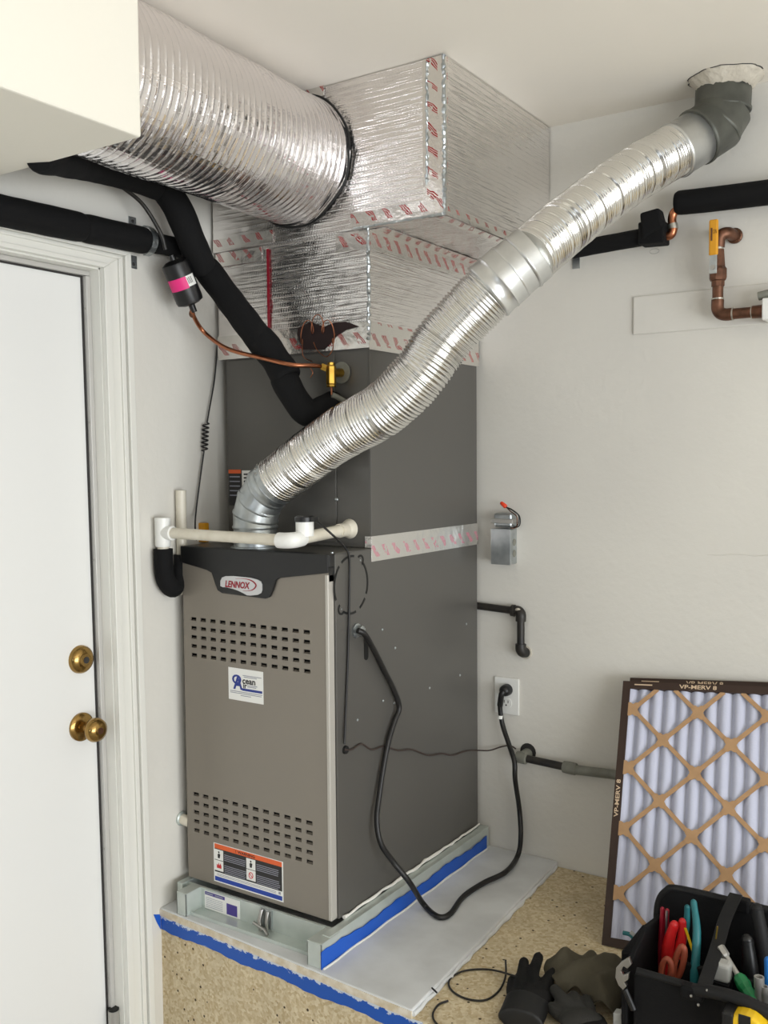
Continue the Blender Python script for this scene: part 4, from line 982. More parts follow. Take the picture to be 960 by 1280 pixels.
# grey conduit low on the back wall
WG = WY-.030
gc = root('grey_conduit', at(700, 955, 'y', WG), 'grey capped pipe stub low on the back wall running behind the filters', 'pipe')
g_a, g_b, g_c, g_d = at(652, 947, 'y', WG), at(708, 959, 'y', WG), at(727, 963, 'y', WG), at(830, 976, 'y', WG)
MB().tube([g_a, g_b], .0105, 16).build('worn_pipe', 'pipe_black', gc, smooth=40)
MB().lathe(g_a-(g_b-g_a).normalized()*.016, g_b-g_a, [(0, .012), (.002, .016), (.030, .016), (.033, .013)], 16).build('tee', 'pipe_grey', gc, smooth=40)
MB().lathe(V(g_a.x+.004, WG-.005, g_a.z+.004), Y, [(0, .014), (.036, .016)], 16).build('wall_entry', 'pipe_grey', gc)
MB().lathe(g_b-(g_c-g_b).normalized()*.010, g_c-g_b, [(0, .011), (.002, .0155), (.012, .0165), (.036, .0165), (.038, .015)], 18).build('coupling', 'pipe_grey', gc, smooth=30)
MB().tube([g_c-(g_d-g_c).normalized()*.02, g_d], .0128, 16).build('conduit', 'pipe_grey', gc, smooth=40)
b = MB(); b.lathe((g_a.x+.006, WY-.0012, g_a.z+.010), Y, [(0, .024), (.001, .024)], 16); b.build('wall_hole', 'dark_gap', gc)

# ------------------------------------------------------------------ condensate drain
cdr = root('condensate_drain', at(190, 665, 'y', -.065), 'off-white pvc condensate drain pipe across the top front of the furnace', 'drain pipe')
Tz = .877; Tx, Ty = -.465, -.055
te = at(190, 665, 'y', Ty); Tx = max(te.x, WX+.0255); Tz = te.z
el = at(362, 676, 'y', Ty); el = V(el.x, Ty+.0, el.z)
MB().lathe((Tx, Ty, Tz-.034), Z, [(0, .0175), (.004, .019), (.060, .019), (.064, .0195), (.070, .0195), (.071, .015)], 24).build('tee', 'pvc_white', cdr, smooth=40)
MB().lathe((Tx, Ty, Tz), el-V(Tx, Ty, Tz), [(0, .0165), (.030, .0175), (.034, .0175), (.035, .0135)], 20).build('tee_branch', 'pvc_white', cdr, smooth=40)
MB().tube([V(Tx, Ty, Tz), el], .0132, 20).build('pipe', 'pvc', cdr, smooth=40)
MB().tube([V(Tx, Ty, Tz-.052), V(Tx, Ty, Tz-.03)], .0140, 20).build('neck', 'pvc', cdr, smooth=40)
dr = V(fq.x, YC-.01, fq.z)
MB().tube(cr_path([el-X*.030, el-X*.012, el+V(.004, .004, .001), el+(dr-el).normalized()*.022+V(.004, 0, 0), el+(dr-el).normalized()*.042], 8), .0178, 20).build('elbow', 'pvc_white', cdr, smooth=60)
MB().tube([el+(dr-el)*.1, dr], .0140, 20).build('pipe', 'pvc', cdr, smooth=40)
MB().lathe(dr-(dr-el).normalized()*.035, dr-el, [(0, .0165), (.03, .0170)], 20).build('adapter', 'pvc', cdr, smooth=40)
sm = at(381, 667, 'y', Ty+.045)
MB().lathe((sm.x, Ty+.045, el.z+.008), Z, [(0, .0205), (.032, .0205)], 24).build('float_switch_cup', 'pvc_white', cdr, smooth=40)
b = MB(); b.lathe((sm.x, Ty+.045, el.z+.040), Z, [(0, .0225), (.010, .0225), (.013, .018)], 24); b.box((sm.x+.012, Ty+.036, el.z+.041), (sm.x+.032, Ty+.054, el.z+.051)); b.build('float_switch_cap', 'black_plastic', cdr, smooth=40)
# foam-wrapped trap
tr_ = root('drain_trap', V(Tx, Ty, Tz-.2), 'black foam-wrapped drain trap hanging below the white pvc tee beside the furnace', 'drain trap')

tp_ = [V(Tx, Ty, Tz-.040), V(Tx, Ty+.001, Tz-.090), V(Tx, Ty+.010, Tz-.122), V(Tx-.003, Ty+.034, Tz-.140), V(WX+.0185, Ty+.056, Tz-.122), V(WX+.0180, Ty+.064, Tz-.090), V(WX+.0180, Ty+.066, Tz-.060)]
MB().tube(cr_path(tp_, 8), [.0235]*25+[.0235-.0065*i/12 for i in range(12)]+[.0170]*12, 18).build('foam_sleeve', 'foam_black', tr_, smooth=60)
MB().tube([V(Tx, Ty, Tz-.0405), V(Tx, Ty, Tz-.0395)], .0155, 18).build('sleeve_bore', 'dark_gap', tr_)
# vent pipe standing behind
pv = at(226, 613, 'x', WX+.016)
vp = MB(); vp.lathe((WX+.016, pv.y, Tz-.12), Z, [(0, .0132), (.26-.003, .0132)], 20); 
zt2 = pv.z; vp = MB().lathe((WX+.016, pv.y, Tz-.16), Z, [(0, .0132), (zt2-Tz+.16, .0132), (zt2-Tz+.160, .0105), (zt2-Tz+.155, .0100)], 20)
tag(vp.build('drain_vent_pipe', 'pvc', smooth=40), 'short open upright cream pvc pipe on the left wall behind the drain tee', 'pvc pipe')
# yellow fitting at the back left corner of the furnace top
yv = at(246, 682, 'y', .10)
yb = root('yellow_fitting', V(yv.x, .10, H), 'small yellow plastic fitting on the back left of the furnace top', 'fitting')
b = MB(); b.lathe((yv.x-.012, .10, H+.002), Z, [(0, .011), (.012, .012), (.014, .008), (.024, .008)], 12); b.build('plug', 'yellow_handle', yb, smooth=40)
b = MB(); b.box((yv.x+.004, .094, H+.002), (yv.x+.034, .112, H+.052)); b.build('clip', 'yellow_handle', yb, bevel=.003)
MB().box((yv.x-.002, .098, H+.0018), (yv.x+.030, .116, H+.018)).build('clip_base', 'pvc', yb, bevel=.003)
# curly black wire on the left wall
cw = [at(272, 432, 'x', WX+.012), at(268, 475, 'x', WX+.012), at(262, 510, 'x', WX+.012), at(259, 528, 'x', WX+.012)]
pa_ = cr_path(cw, 8)
for i in range(90):
    t = i/89; c = at(257.5-2*t, 529+34*t, 'x', WX+.013); a = t*2*PI*6.5; pa_.append(c+V(.006*math.sin(a), .009*math.cos(a), 0))
pa_ += cr_path([at(255, 564, 'x', WX+.012), at(250, 600, 'x', WX+.013), at(245, 640, 'x', WX+.016), at(244, 660, 'x', -.44), at(246, 683, 'y', .12)], 8)
tag(MB().tube(pa_, .0021, 7).build('coiled_wire', 'wire_black', smooth=60), 'thin black wire with a coiled middle hanging on the left wall', 'wire')
# drain stub on the left below
ds = at(226, 1022, 'x', -.47)
stub = root('drain_stub', at(226, 1022, 'x', WX), 'cream pvc pipe stub poking out of the left wall low beside furnace', 'pvc pipe')
b = MB(); c = at(224, 1022, 'y', .012); b.tube([V(WX, c.y, c.z), V(-FWD-.002, c.y, c.z-.004)], .0135, 16); b.build('pipe', 'pvc', stub, smooth=40)
MB().lathe((WX+.001, c.y, c.z), X, [(0, .018), (.004, .018), (.006, .0155)], 16).build('wall_ring', 'galv_dull', stub, smooth=40)

# thin switch wire: from float switch down the furnace side, then wavy to the wall
sw_ = root('switch_wire', at(432, 930, 'x', .004), 'thin dark wire dropping down furnace side then waving across to the wall', 'wire')
MB().tube(cr_path([V(sm.x+.028, Ty+.045, el.z+.046), at(415, 668, 'y', .0), at(430, 683, 'x', .004), at(436, 694, 'x', .0065), at(437, 720, 'x', .0055), at(435.5, 800, 'x', .0045), at(433, 870, 'x', .0045), at(430.5, 930, 'x', .008)], 10), .0027, 8).build('drop_wire', 'wire_black', sw_, smooth=60)
MB().tube(cr_path([at(431, 937, 'x', .006), at(440, 937, 'x', .005), at(452, 930, 'x', .004), at(465, 937, 'x', .004), at(480, 933, 'x', .004), at(498, 938, 'x', .004), at(515, 937, 'x', .004), at(535, 944, 'x', .004), at(552, 942, 'x', .004), at(566, 944, 'x', .004), at(582, 939, 'x', .004), at(596, 938, 'x', .004), at(612, 938, 'y', WY-.02), at(625, 934, 'y', WY-.01), at(637, 932, 'y', WY-.004), at(645, 936, 'y', WY)], 8), .0021, 7).build('wavy_wire', 'wire_brown', sw_, smooth=60)

# ------------------------------------------------------------------ pleated air filters
FB = at(752, 1181, 'z', DZK+.001)               # bottom left front corner
FT = at(779, 851, 'y', WY-.058)                 # top left front corner
def air_filter(label, o, topc, width, thick):
    """o: bottom left front corner, topc: top left front corner; leans back on the wall"""
    r = root('air_filter', o, label, 'air filter', 'pleated filters leaning on the back wall')
    up = (topc-o); hgt = up.length; up.normalize(); ex = V(1, .02, 0); ex = (ex-up*ex.dot(up)).normalized(); nn = ex.cross(up).normalized()   # nn towards the room
    if nn.y > 0: nn = -nn
    P = lambda u, v, d=0: o+ex*u+up*v+nn*d
    def bar(nm, u0, v0, u1, v1, d0, d1, m): 
        return MB().hexa([P(u0, v0, d0), P(u1, v0, d0), P(u1, v1, d0), P(u0, v1, d0), P(u0, v0, d1), P(u1, v0, d1), P(u1, v1, d1), P(u0, v1, d1)]).build(nm, m, r)
    fwid = .019
    bl = bar('frame_side', 0, 0, fwid, hgt, -thick, 0, 'filter_border'); bt = bar('frame_top', fwid, hgt-fwid, width-fwid, hgt, -thick, 0, 'filter_border'); bar('frame_side', width-fwid, 0, width, hgt, -thick, 0, 'filter_border'); bar('frame_bottom', fwid, 0, width-fwid, fwid, -thick, 0, 'filter_border')
    bar('edge_line', .0, hgt-.0005, width, hgt+.0008, -thick, -thick+.003, 'cardboard')
    # pleats
    npl = int((width-2*fwid)/.031); b = MB(); vs = []; fs = []; m_ = npl*8
    for i in range(m_+1):
        u = fwid+(width-2*fwid)*i/m_; ph = 2*PI*i/8; dd = -.0105+.0065*(abs(math.cos(ph/2))**.8*2-1)
        for j in range(9): v = fwid+(hgt-2*fwid)*j/8; vs.append(P(u+.0015*mnoise.noise(V(u*40, v*6, 1)), v, dd))
    for i in range(m_):
        for j in range(8): q = i*9+j; fs.append((q, q+9, q+10, q+1))
    b.add(vs, fs); b.build('pleated_media', 'filter_media', r, smooth=180)
    bar('back_sheet', fwid, fwid, width-fwid, hgt-fwid, -thick, -thick+.001, 'cardboard')
    # diamond lattice: struts and node plates, each its own piece
    px, pz = .160, .146      # spacing of the nodes
    nodes = []
    for j in range(-1, 11):
        for i in range(-1, 6):
            u = .030+i*px+(px/2 if j % 2 else 0); v = hgt-.072-j*pz/2; nodes.append((u, v))
    inside = lambda u, v: fwid-.012 < u < width-fwid+.012 and fwid-.012 < v < hgt-fwid+.012
    lo_u, hi_u, lo_v, hi_v = fwid-.001, width-fwid+.001, fwid-.001, hgt-fwid+.001
    def clip(p, q):
        t0, t1 = 0, 1
        for a, d_, l, h_ in ((p[0], q[0]-p[0], lo_u, hi_u), (p[1], q[1]-p[1], lo_v, hi_v)):
            if abs(d_) < 1e-9: 
                if a < l or a > h_: return None
                continue
            s0, s1 = (l-a)/d_, (h_-a)/d_
            if s0 > s1: s0, s1 = s1, s0
            t0, t1 = max(t0, s0), min(t1, s1)
        if t1-t0 < .05: return None
        return (p[0]+(q[0]-p[0])*t0, p[1]+(q[1]-p[1])*t0), (p[0]+(q[0]-p[0])*t1, p[1]+(q[1]-p[1])*t1)
    for u, v in nodes:
        for du in (px/2, -px/2):
            cl = clip((u, v), (u+du, v-pz/2))
            if not cl: continue
            a, c = P(*cl[0], -.0018), P(*cl[1], -.0018); dv_ = (c-a); sd = dv_.cross(nn).normalized()*.0052
            MB().hexa([a-sd-nn*.0008, a+sd-nn*.0008, c+sd-nn*.0008, c-sd-nn*.0008, a-sd+nn*.0008, a+sd+nn*.0008, c+sd+nn*.0008, c-sd+nn*.0008]).build('lattice_strut', 'cardboard', r)
        if inside(u, v):
            pts = []
            for k in range(16):
                a = 2*PI*k/16; rr = .0185*(1+.30*math.cos(4*a+PI))
                pu = min(hi_u, max(lo_u, u+rr*math.cos(a)*.95)); pv_ = min(hi_v, max(lo_v, v+rr*math.sin(a)))
                pts.append(P(pu, pv_, -.0008))
            MB().prism(pts, nn*.0010).build('lattice_node', 'cardboard', r)
    # cardboard flaps along the side where the pleats end
    text('VP-MERV 8', 'lettering', 'filter_print', bt, P(.142, hgt-fwid+.0045, .0003), ex, up, w=.090, h=.0105, bold=.02)
    MB().hexa([P(.03, hgt-.010, .0002), P(.075, hgt-.010, .0002), P(.075, hgt-.007, .0002), P(.03, hgt-.007, .0002), P(.03, hgt-.010, .0005), P(.075, hgt-.010, .0005), P(.075, hgt-.007, .0005), P(.03, hgt-.007, .0005)]).build('print_line', 'filter_print', bt)
    text('VP-MERV 8', 'lettering', 'filter_print', bl, P(.0145, hgt*.46, .0003), up, -ex, w=.090, h=.0105, bold=.02)
    return r, P, hgt, nn
r1, PF, hF, nF = air_filter('front pleated air filter with a tan cardboard diamond lattice leaning on another filter', FB, FT, .50, .022)
off = -nF*.0240; upF = (FT-FB).normalized(); t_ = -off.z/upF.z
air_filter('rear pleated air filter, mostly hidden behind the front one against the wall', FB+off+upF*t_+V(.013, 0, 0), FT+off+upF*(t_+.004)+V(.010, 0, 0), .50, .022)

# ------------------------------------------------------------------ things on the deck
def on_deck(u, v, h=0): return at(u, v, 'z', DZK+h)
lw = [(632, 1200, .03), (632, 1220, .010), (624, 1238, .003), (607, 1250, .003), (585, 1249, .003), (568, 1241, .003), (561, 1231, .003), (565, 1221, .004), (583, 1213, .004), (612, 1212, .005), (640, 1219, .030), (652, 1224, .042)]
tag(MB().tube(cr_path([on_deck(*p) for p in lw], 8), .0022, 8).build('wire_loop', 'wire_black', smooth=60), 'loop of thin black wire lying on the particle board beside the gloves', 'wire')
tag(MB().tube(cr_path([on_deck(*p) for p in ((560, 1251, .003), (548, 1256, .003), (541, 1268, .003), (546, 1280, .003), (565, 1292, .003), (600, 1294, .003), (630, 1284, .003), (646, 1270, .006))], 8), .0022, 8).build('wire_offcut', 'wire_black', smooth=60), 'curved black wire offcut at the bottom edge near the painted panel corner', 'wire')
tag(MB().tube([on_deck(540, 1243, .004)+V(0, 0, .014), on_deck(546, 1249, .004)+V(0, 0, .014)], .002, 6).build('pencil_lead', 'black'), 'tiny dark sliver lying on the right edge of the white painted panel', 'debris')
# gloves
def glove(label, fingers, palm, cuff, m, mc):
    b = MB()
    for pts, r in fingers: b.tube(cr_path(pts, 5), [r*(1-.15*i/(len(pts)*5-5)) for i in range(len(pts)*5-4)], 12); b.ball(cr_path(pts, 5)[-1], r*.86, seg=12, rings=8)
    for c, rx, ry, rz in palm: b.ball(c, rx, ry, rz, 18, 12)
    o = b.build('work_glove', m, remesh=.0035); tag(o, label, 'glove')
    b = MB(); b.tube(cr_path(cuff[0], 5), cuff[1], 18, True, .5); b.build('cuff', mc, o, remesh=.0035)
    return o
D = on_deck
g = [([D(650, 1240, .03), D(652, 1222, .034), D(655, 1203, .030)], .0135), ([D(666, 1238, .03), D(667, 1216, .040), D(673, 1197, .038)], .0135), ([D(676, 1240, .03), D(688, 1220, .034), D(700, 1212, .03)], .013), ([D(686, 1248, .02), D(700, 1236, .02), D(712, 1228, .02)], .0125), ([D(645, 1252, .02), D(640, 1240, .02), D(641, 1226, .018)], .0135)]
glove('left black work glove lying flat with two fingers pointing to the filter', g, [(D(664, 1246, .024), .042, .042, .020), (D(660, 1255, .020), .044, .034, .018)], ([D(660, 1250, .02), D(656, 1262, .02), D(650, 1276, .02)], .046), 'glove_black', 'black')
g = [([D(716, 1264, .03), D(704, 1250, .036), D(694, 1238, .034)], .0145), ([D(728, 1266, .03), D(722, 1256, .036), D(717, 1246, .034)], .0145), ([D(738, 1270, .02), D(736, 1258, .03), D(733, 1250, .03)], .0135), ([D(712, 1276, .018), D(699, 1268, .02), D(690, 1260, .02)], .014)]
glove('right grey-fingered work glove tucked under the olive cloth', g, [(D(728, 1278, .024), .045, .04, .022)], ([D(730, 1276, .02), D(738, 1290, .02), D(748, 1304, .02)], .042), 'glove_grey', 'glove_black')
# crumpled olive cloth
outline = [(678, 1200), (690, 1191), (715, 1194), (735, 1187), (752, 1192), (772, 1190), (790, 1196), (792, 1225), (786, 1250), (768, 1270), (742, 1258), (720, 1244), (700, 1226), (685, 1212)]
op = [D(u, v, .048 if v < 1230 else .02) for u, v in outline]
op = [V(p.x, p.y, DZK) for p in op]; cc = sum(op, V(0, 0, 0))/len(op)
b = MB(); vs = []; fs = []; NA, NR = 64, 18
oc_ = cr_path(op+[op[0]], 5)
for i in range(NR+1):
    t = i/NR
    for k in range(NA):
        f_ = k/NA*(len(oc_)-1); j = int(f_); p = oc_[j].lerp(oc_[min(j+1, len(oc_)-1)], f_-j); q = cc.lerp(p, t)
        h = .058*(1-t**2.6)+.004
        h += .010*math.sin((q.x*1.3-q.y*.9)*70)*(1-t)+.020*mnoise.noise(V(q.x*16, q.y*16, 3))*(1-t*.6)+.012*abs(mnoise.noise(V(q.x*30+2, q.y*22, 7)))
        vs.append(V(q.x, q.y, DZK+.012+max(.004, h)+.012*(t**4)*(1+math.sin(k*.9))))
for i in range(NR):
    for k in range(NA): fs.append((i*NA+k, i*NA+(k+1) % NA, (i+1)*NA+(k+1) % NA, (i+1)*NA+k))
b.add(vs, fs); cl_ = b.build('canvas_cloth', 'canvas', smooth=180)
sm_ = cl_.modifiers.new('thick', 'SOLIDIFY'); sm_.thickness = .004; sm_.offset = -1
ss = cl_.modifiers.new('sub', 'SUBSURF'); ss.levels = 1; ss.render_levels = 1
tag(cl_, 'crumpled olive canvas cloth lying between the gloves and the tool bag', 'cloth')

# ------------------------------------------------------------------ tool bag and tools
BX0, BX1, BY0, BY1 = .665, 1.16, .015, .262
bg = root('tool_bag', ((BX0+BX1)/2, (BY0+BY1)/2, DZK), 'open black fabric tool bag full of hand tools in front of the filters', 'tool bag')
zbk = at(835, 1106, 'y', BY1).z; zfr = at(797, 1216, 'y', BY0).z
def rpanel(name, y, th, x0, x1, z0, z1, rad, m, bev=.004):
    pts = [(x0, y, z0), (x1, y, z0)]
    for k in range(7): a = PI/2*k/6; pts.append((x1-rad+rad*math.cos(a), y, z1-rad+rad*math.sin(a)))
    for k in range(7): a = PI/2+PI/2*k/6; pts.append((x0+rad+rad*math.cos(a), y, z1-rad+rad*math.sin(a)))
    return MB().prism(pts, (0, th, 0)).build(name, m, bg, bevel=bev)
rpanel('back_panel', BY1-.012, .012, BX0-.005, BX1+.005, DZK, zbk, .045, 'bag_black')
rpanel('front_panel', BY0, .012, BX0+.025, BX1-.01, DZK, zfr, .012, 'bag_black')
MB().box((BX0+.005, BY0+.012, DZK), (BX1-.005, BY1-.012, DZK+.016)).build('bottom', 'bag_black', bg)
zs = zfr+.02
for x in (BX0, BX1-.012): MB().prism([(x, BY0+.004, DZK), (x, BY1-.01, DZK), (x, BY1-.01, zbk-.06), (x, (BY0+BY1)/2, zs+.01), (x, BY0+.004, zfr-.006)], (.012, 0, 0)).build('side_panel', 'bag_black', bg, bevel=.003)
MB().box((BX0+.07, BY0+.10, DZK+.016), (BX1-.02, BY0+.112, zfr-.01)).build('divider', 'bag_black', bg, bevel=.003)
# rolled binding on both rims
MB().tube(cr_path([(BX0+.03, BY0+.006, zfr), (BX0+.15, BY0+.004, zfr+.002), (BX1-.05, BY0+.006, zfr+.001), (BX1-.02, BY0+.006, zfr)], 8), .007, 10).build('front_rim', 'bag_strap', bg, smooth=60)
rim = [(BX0-.005, BY1-.006, zbk-.13), (BX0-.005, BY1-.006, zbk-.05), (BX0+.012, BY1-.006, zbk-.012), (BX0+.045, BY1-.006, zbk), (BX0+.2, BY1-.006, zbk), (BX1-.04, BY1-.006, zbk)]
MB().tube(cr_path(rim, 8), .0075, 10).build('back_rim', 'bag_strap', bg, smooth=60)
st0 = at(918, 1110, 'y', BY1-.016)
MB().obox(V(st0.x+.006, BY1-.006, zbk-.002), X*.022, Y*.012, Z*.013).build('strap_loop', 'bag_black', bg, bevel=.004)
spath = [at(920, 1118, 'y', BY1-.018), at(906, 1150, 'y', .20), at(896, 1185, 'y', .13), at(886, 1215, 'y', .06), at(880, 1234, 'y', BY0-.004)]
pa_, L = resample(cr_path(spath, 8), .01)
b = MB(); vs = []; fs = []
for p in pa_: vs += [p-X*.0125+Z*.002, p+X*.0125+Z*.002, p+X*.0125-Z*.002, p-X*.0125-Z*.002]
for i in range(len(pa_)-1):
    for k in range(4): fs.append((i*4+k, i*4+(k+1) % 4, i*4+4+(k+1) % 4, i*4+4+k))
fs += [(0, 1, 2, 3), tuple(4*(len(pa_)-1)+k for k in (3, 2, 1, 0))]
b.add(vs, fs).build('centre_strap', 'bag_strap', bg, bevel=.001)
hp = [at(868, 1238, 'y', BY0-.012), at(885, 1239, 'y', BY0-.018), at(915, 1246, 'y', BY0-.022), at(945, 1258, 'y', BY0-.024), at(985, 1280, 'y', BY0-.024)]
MB().tube(cr_path(hp, 8), .0115, 12).build('handle', 'bag_strap', bg, smooth=60)
MB().obox(at(866, 1240, 'y', BY0-.012), X*.020, Y*.012, Z*.012).build('handle_mount', 'bag_black', bg, bevel=.005)
for u, v in ((864, 1245), (873, 1256), (884, 1238)): MB().ball(at(u, v, 'y', BY0-.026), .0028, seg=8, rings=6).build('rivet', 'tool_steel', bg)
zpk = at(820, 1240, 'y', BY0-.01).z
MB().box((at(905, 1270, 'y', BY0-.05).x-.03, BY0-.014, DZK), (BX1-.05, BY0-.0, zfr-.07)).build('front_pocket', 'bag_black', bg, bevel=.004)
MB().box((BX0-.03, .10, DZK), (BX0-.004, .235, zfr-.012)).build('side_pocket', 'bag_black', bg, bevel=.006)

def handle_tool(name, label, cat, arms, m, jaw=None, jm='tool_steel', sub='handle'):
    p = Vector(arms[0][0][0]); r = root(name, p, label, cat, 'hand tools in the bag')
    for pts, rad in arms:
        pa_ = cr_path(pts, 6); nn = len(pa_)
        b = MB(); b.tube(pa_, [rad*(.75+.25*math.sin(PI*min(1, i/nn*1.05+.12))) for i in range(nn)], 12); b.ball(pa_[-1], rad*.7, seg=10, rings=6); b.build(sub, m, r, smooth=60)
    if jaw:
        for pts, rad in jaw: MB().tube(cr_path(pts, 4), rad, 8).build('metal_head', jm, r, smooth=50)
    return r
zb = DZK+.03
def dn(p, dz, dx=0): return Vector((p.x+dx, p.y, max(zb, p.z-dz)))
yT = .175
a0, a1 = at(843, 1156, 'y', yT-.01), at(834, 1196, 'y', yT-.01)
c0_, c1_ = at(853, 1152, 'y', yT), at(848, 1192, 'y', yT)
handle_tool('pliers', 'bright red handled pliers standing in the left of the tool bag', 'pliers', [([dn(a1, .05), a1, a1.lerp(a0, .5)+V(-.003, 0, 0), a0], .0125), ([dn(c1_, .05), c1_, c1_.lerp(c0_, .5)+V(.003, 0, 0), c0_], .0105)], 'tool_red')
a0, a1 = at(828, 1136, 'y', yT+.035), at(826, 1180, 'y', yT+.03); c0_, c1_ = at(834, 1138, 'y', yT+.035), at(832, 1180, 'y', yT+.03)
handle_tool('snips', 'slim dark red snips behind the bright red pliers in the tool bag', 'snips', [([dn(a1, .06), a1, a0], .006), ([dn(c1_, .06), c1_, c0_], .006)], 'badge_red', [([c1_+V(.002, -.006, .02), c0_+V(.001, -.005, .002)], .0028)])
a0, a1 = at(859, 1134, 'y', yT+.02), at(852, 1185, 'y', yT+.015); c0_, c1_ = at(867, 1128, 'y', yT), at(868, 1225, 'y', yT-.06)
handle_tool('pliers', 'long teal handled pliers standing in the middle of the tool bag', 'pliers', [([dn(a1, .06), a1, at(858, 1155, 'y', yT+.02), a0], .0078), ([dn(c1_, .05), c1_, at(871, 1165, 'y', yT-.03), c0_], .0088)], 'tool_teal')
def loop(cu, cv, ru, rv, tilt, y):
    return [at(cu+ru*math.cos(t)*math.cos(tilt)-rv*math.sin(t)*math.sin(tilt), cv+ru*math.cos(t)*math.sin(tilt)+rv*math.sin(t)*math.cos(tilt), 'y', y) for t in [2*PI*k/24 for k in range(25)]]
sr = root('scissors', at(840, 1210, 'y', .10), 'brown looped-handle scissors in front of the red pliers in the tool bag', 'scissors', 'hand tools in the bag')
for args in ((849, 1203, 5, 20, .22, .115), (833, 1213, 6, 14, .10, .10)): MB().tube(loop(*args), .0062, 10).build('handle_loop', 'tool_brown', sr, smooth=60)
b = MB(); q = at(840, 1222, 'y', .105); b.prism([q, q+X*.012, V(q.x+.008, q.y, zb), V(q.x+.002, q.y, zb)], (0, .003, 0)); b.build('blade', 'tool_steel', sr)
# silver wrench clipped outside on the left
wr = root('wrench', at(775, 1225, 'y', .06), 'silver open-ended wrench poking out beside the olive cloth', 'wrench', 'hand tools in the bag')
wp = [(783, 1198), (789, 1203), (788, 1212), (782, 1212), (779, 1207), (775, 1214), (777, 1222), (784, 1219), (787, 1227), (780, 1232), (774, 1229), (776, 1240), (785, 1237), (781, 1216)]
wpo = [(786, 1197), (789, 1206), (784, 1211), (779, 1208), (776, 1214), (779, 1220), (786, 1216), (785, 1225), (780, 1228), (783, 1233), (779, 1238), (773, 1232), (769, 1222), (770, 1210), (776, 1203)]
MB().prism([at(u, v, 'y', .0) for u, v in wpo], (0, .008, 0)).build('jaw', 'tool_steel', wr, bevel=.001)
MB().tube([at(781, 1236, 'y', .004), at(792, 1262, 'y', .004)], .006, 10).build('shank', 'black_plastic', wr)
# light and dark small tool at the left rim
s1 = root('wire_stripper', at(800, 1180, 'y', .19), 'small wire stripper with pale metal jaws poking out of the left side pocket', 'wire stripper', 'hand tools in the bag')
MB().tube(cr_path([at(788, 1165, 'y', .2), at(795, 1172, 'y', .2), at(800, 1186, 'y', .2)], 5), [.004]*5+[.008]*6, 10).build('jaw', 'tool_grey', s1, smooth=50)
MB().tube(cr_path([at(779, 1166, 'y', .2), at(787, 1168, 'y', .2), at(792, 1173, 'y', .2)], 5), .0045, 8).build('grip', 'tool_teal', s1, smooth=50)
MB().tube(cr_path([at(800, 1186, 'y', .2), at(806, 1196, 'y', .2), V(BX0-.014, .19, DZK+.05)], 5), .008, 8).build('body', 'black_plastic', s1, smooth=50)
m1 = at(813, 1165, 'y', .215)
MB().tube([V(m1.x, .215, zb), m1], .009, 10).build('tool_handle', 'badge_red', bg) if False else None
mk = root('marker_pen', V(BX0-.017, .215, DZK+.04), 'short dark maroon pen standing at the left rim of the tool bag', 'pen', 'hand tools in the bag')
MB().tube([V(m1.x, .215, m1.z-.06), V(m1.x, .215, m1.z-.005)], .010, 12).build('barrel', 'black_plastic', mk, smooth=40); MB().tube([V(m1.x, .215, m1.z-.005), V(m1.x, .215, m1.z+.012)], [.010, .009], 12).build('cap', 'badge_red', mk, smooth=40)
# yellow utility stick, steel rule
p = at(861, 1166, 'y', .17); tag(MB().obox(p+V(.003, 0, -.02), V(.0025, 0, 0), Y*.001, V(-.010, 0, .028)).build('folding_rule', 'yellow'), 'small yellow folding rule between the teal pliers handles', 'rule', 'hand tools in the bag')
p = at(897, 1158, 'y', .15); q = at(894, 1180, 'y', .15); tag(MB().tube([q-Z*.05, q, p], .0015, 6).build('hacksaw_blade', 'brass_valve'), 'thin brassy rod standing right of the centre strap in the tool bag', 'rod', 'hand tools in the bag')
# white-grey block
gb0 = at(900, 1212, 'y', .10)
gb = root('level_block', gb0-Z*.05, 'pale grey rounded box standing upright in the middle of the tool bag', 'box', 'hand tools in the bag')
MB().box((gb0.x-.021, .085, gb0.z-.018), (gb0.x+.021, .115, gb0.z+.018)).build('cap', 'tool_grey', gb, bevel=.007, seg=3); MB().box((gb0.x-.020, .086, zb-.01), (gb0.x+.020, .114, gb0.z-.018)).build('body', 'black_plastic', gb, bevel=.002)
# nut driver with green handle
nd = root('nut_driver', at(925, 1225, 'y', .09), 'green-handled nut driver with a grey steel shaft lying across the tool bag', 'nut driver', 'hand tools in the bag')
p0, p1 = at(902, 1186, 'y', .13), at(923, 1220, 'y', .10); dv = (p1-p0).normalized()
MB().tube([p0, p1], .005, 10).build('shaft', 'strip_metal', nd, smooth=40); MB().lathe(p0-dv*.004, dv, [(0, .008), (.018, .0082), (.022, .005)], 6).build('socket', 'strip_metal', nd)
MB().lathe(p1-dv*.002, dv, [(0, .008), (.006, .012), (.02, .014), (.03, .011), (.05, .013), (.06, .010)], 8).build('grip', 'tool_green', nd, bevel=.001)
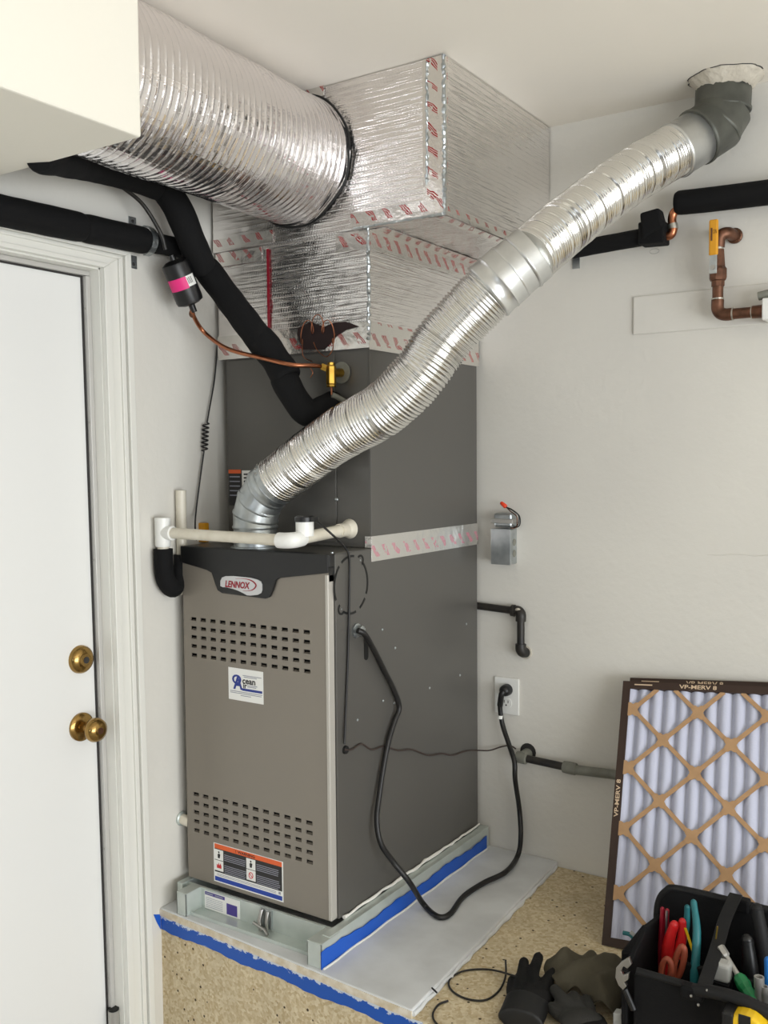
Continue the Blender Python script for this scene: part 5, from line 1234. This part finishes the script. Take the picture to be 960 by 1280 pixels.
# black handled tools at the right
a0, a1 = at(946, 1136, 'y', .21), at(956, 1195, 'y', .20)
handle_tool('screwdriver', 'large black rounded handle leaning at the right rear of the tool bag', 'screwdriver', [([dn(a1, .06), a1, a0], .0165)], 'bag_strap', None)
a0, a1 = at(934, 1175, 'y', .17), at(938, 1215, 'y', .165)
handle_tool('screwdriver', 'shorter dull black handle in front of the large black one in the tool bag', 'screwdriver', [([dn(a1, .05), a1, a0], .0160)], 'black_plastic', None)
a0, a1 = at(960, 1200, 'y', .12), at(962, 1250, 'y', .11)
handle_tool('screwdriver', 'bright blue handled screwdriver at the right edge of the picture', 'screwdriver', [([dn(a1, .03), a1, a0], .0095)], 'tool_blue', None)
for k, (u, v, h_, lab) in enumerate(((949, 1221, .045, 'taller grey steel socket standing near the blue screwdriver'), (956, 1233, .035, 'smaller grey steel socket right beside the taller socket'))):
    p = at(u, v, 'y', .075); r_ = .009-.002*k
    o = MB().lathe(p-Z*h_, Z, [(0, r_*.85), (h_*.5, r_*.85), (h_*.55, r_), (h_, r_), (h_, r_*.65), (h_-.01, r_*.6)], 14).build('socket', 'strip_metal', smooth=40); tag(o, lab, 'socket', 'hand tools in the bag')
# tape measure
tmc = at(935, 1282, 'y', BY0-.045)
tm = root('tape_measure', tmc-Z*.03, 'yellow and black tape measure in the front of the tool bag', 'tape measure')
b = MB(); pts = []
for k in range(20): a = 2*PI*k/20; pts.append((tmc.x+.034*math.cos(a)*(1.0 if math.cos(a) > 0 else 1.05), BY0-.062, tmc.z-.008+.034*math.sin(a)))
b.prism(pts, (0, .040, 0)).build('case', 'yellow', tm, bevel=.006, seg=3)
MB().box((tmc.x-.012, BY0-.0635, tmc.z-.002), (tmc.x+.008, BY0-.0615, tmc.z+.026)).build('grip_patch', 'black_plastic', tm, bevel=.0006)
MB().box((tmc.x-.040, BY0-.064, tmc.z-.045), (tmc.x-.020, BY0-.020, tmc.z+.022)).build('lock_body', 'black_plastic', tm, bevel=.004)
bt_ = at(765, 1272, 'y', .0)
tag(MB().prism([at(766, 1266, 'y', .03), at(776, 1268, 'y', .03), at(778, 1284, 'y', .03), at(766, 1284, 'y', .03)], (0, .02, 0)).build('knife_tip', 'tool_grey', bevel=.002), 'small pale knife end peeking out below the olive cloth', 'knife')
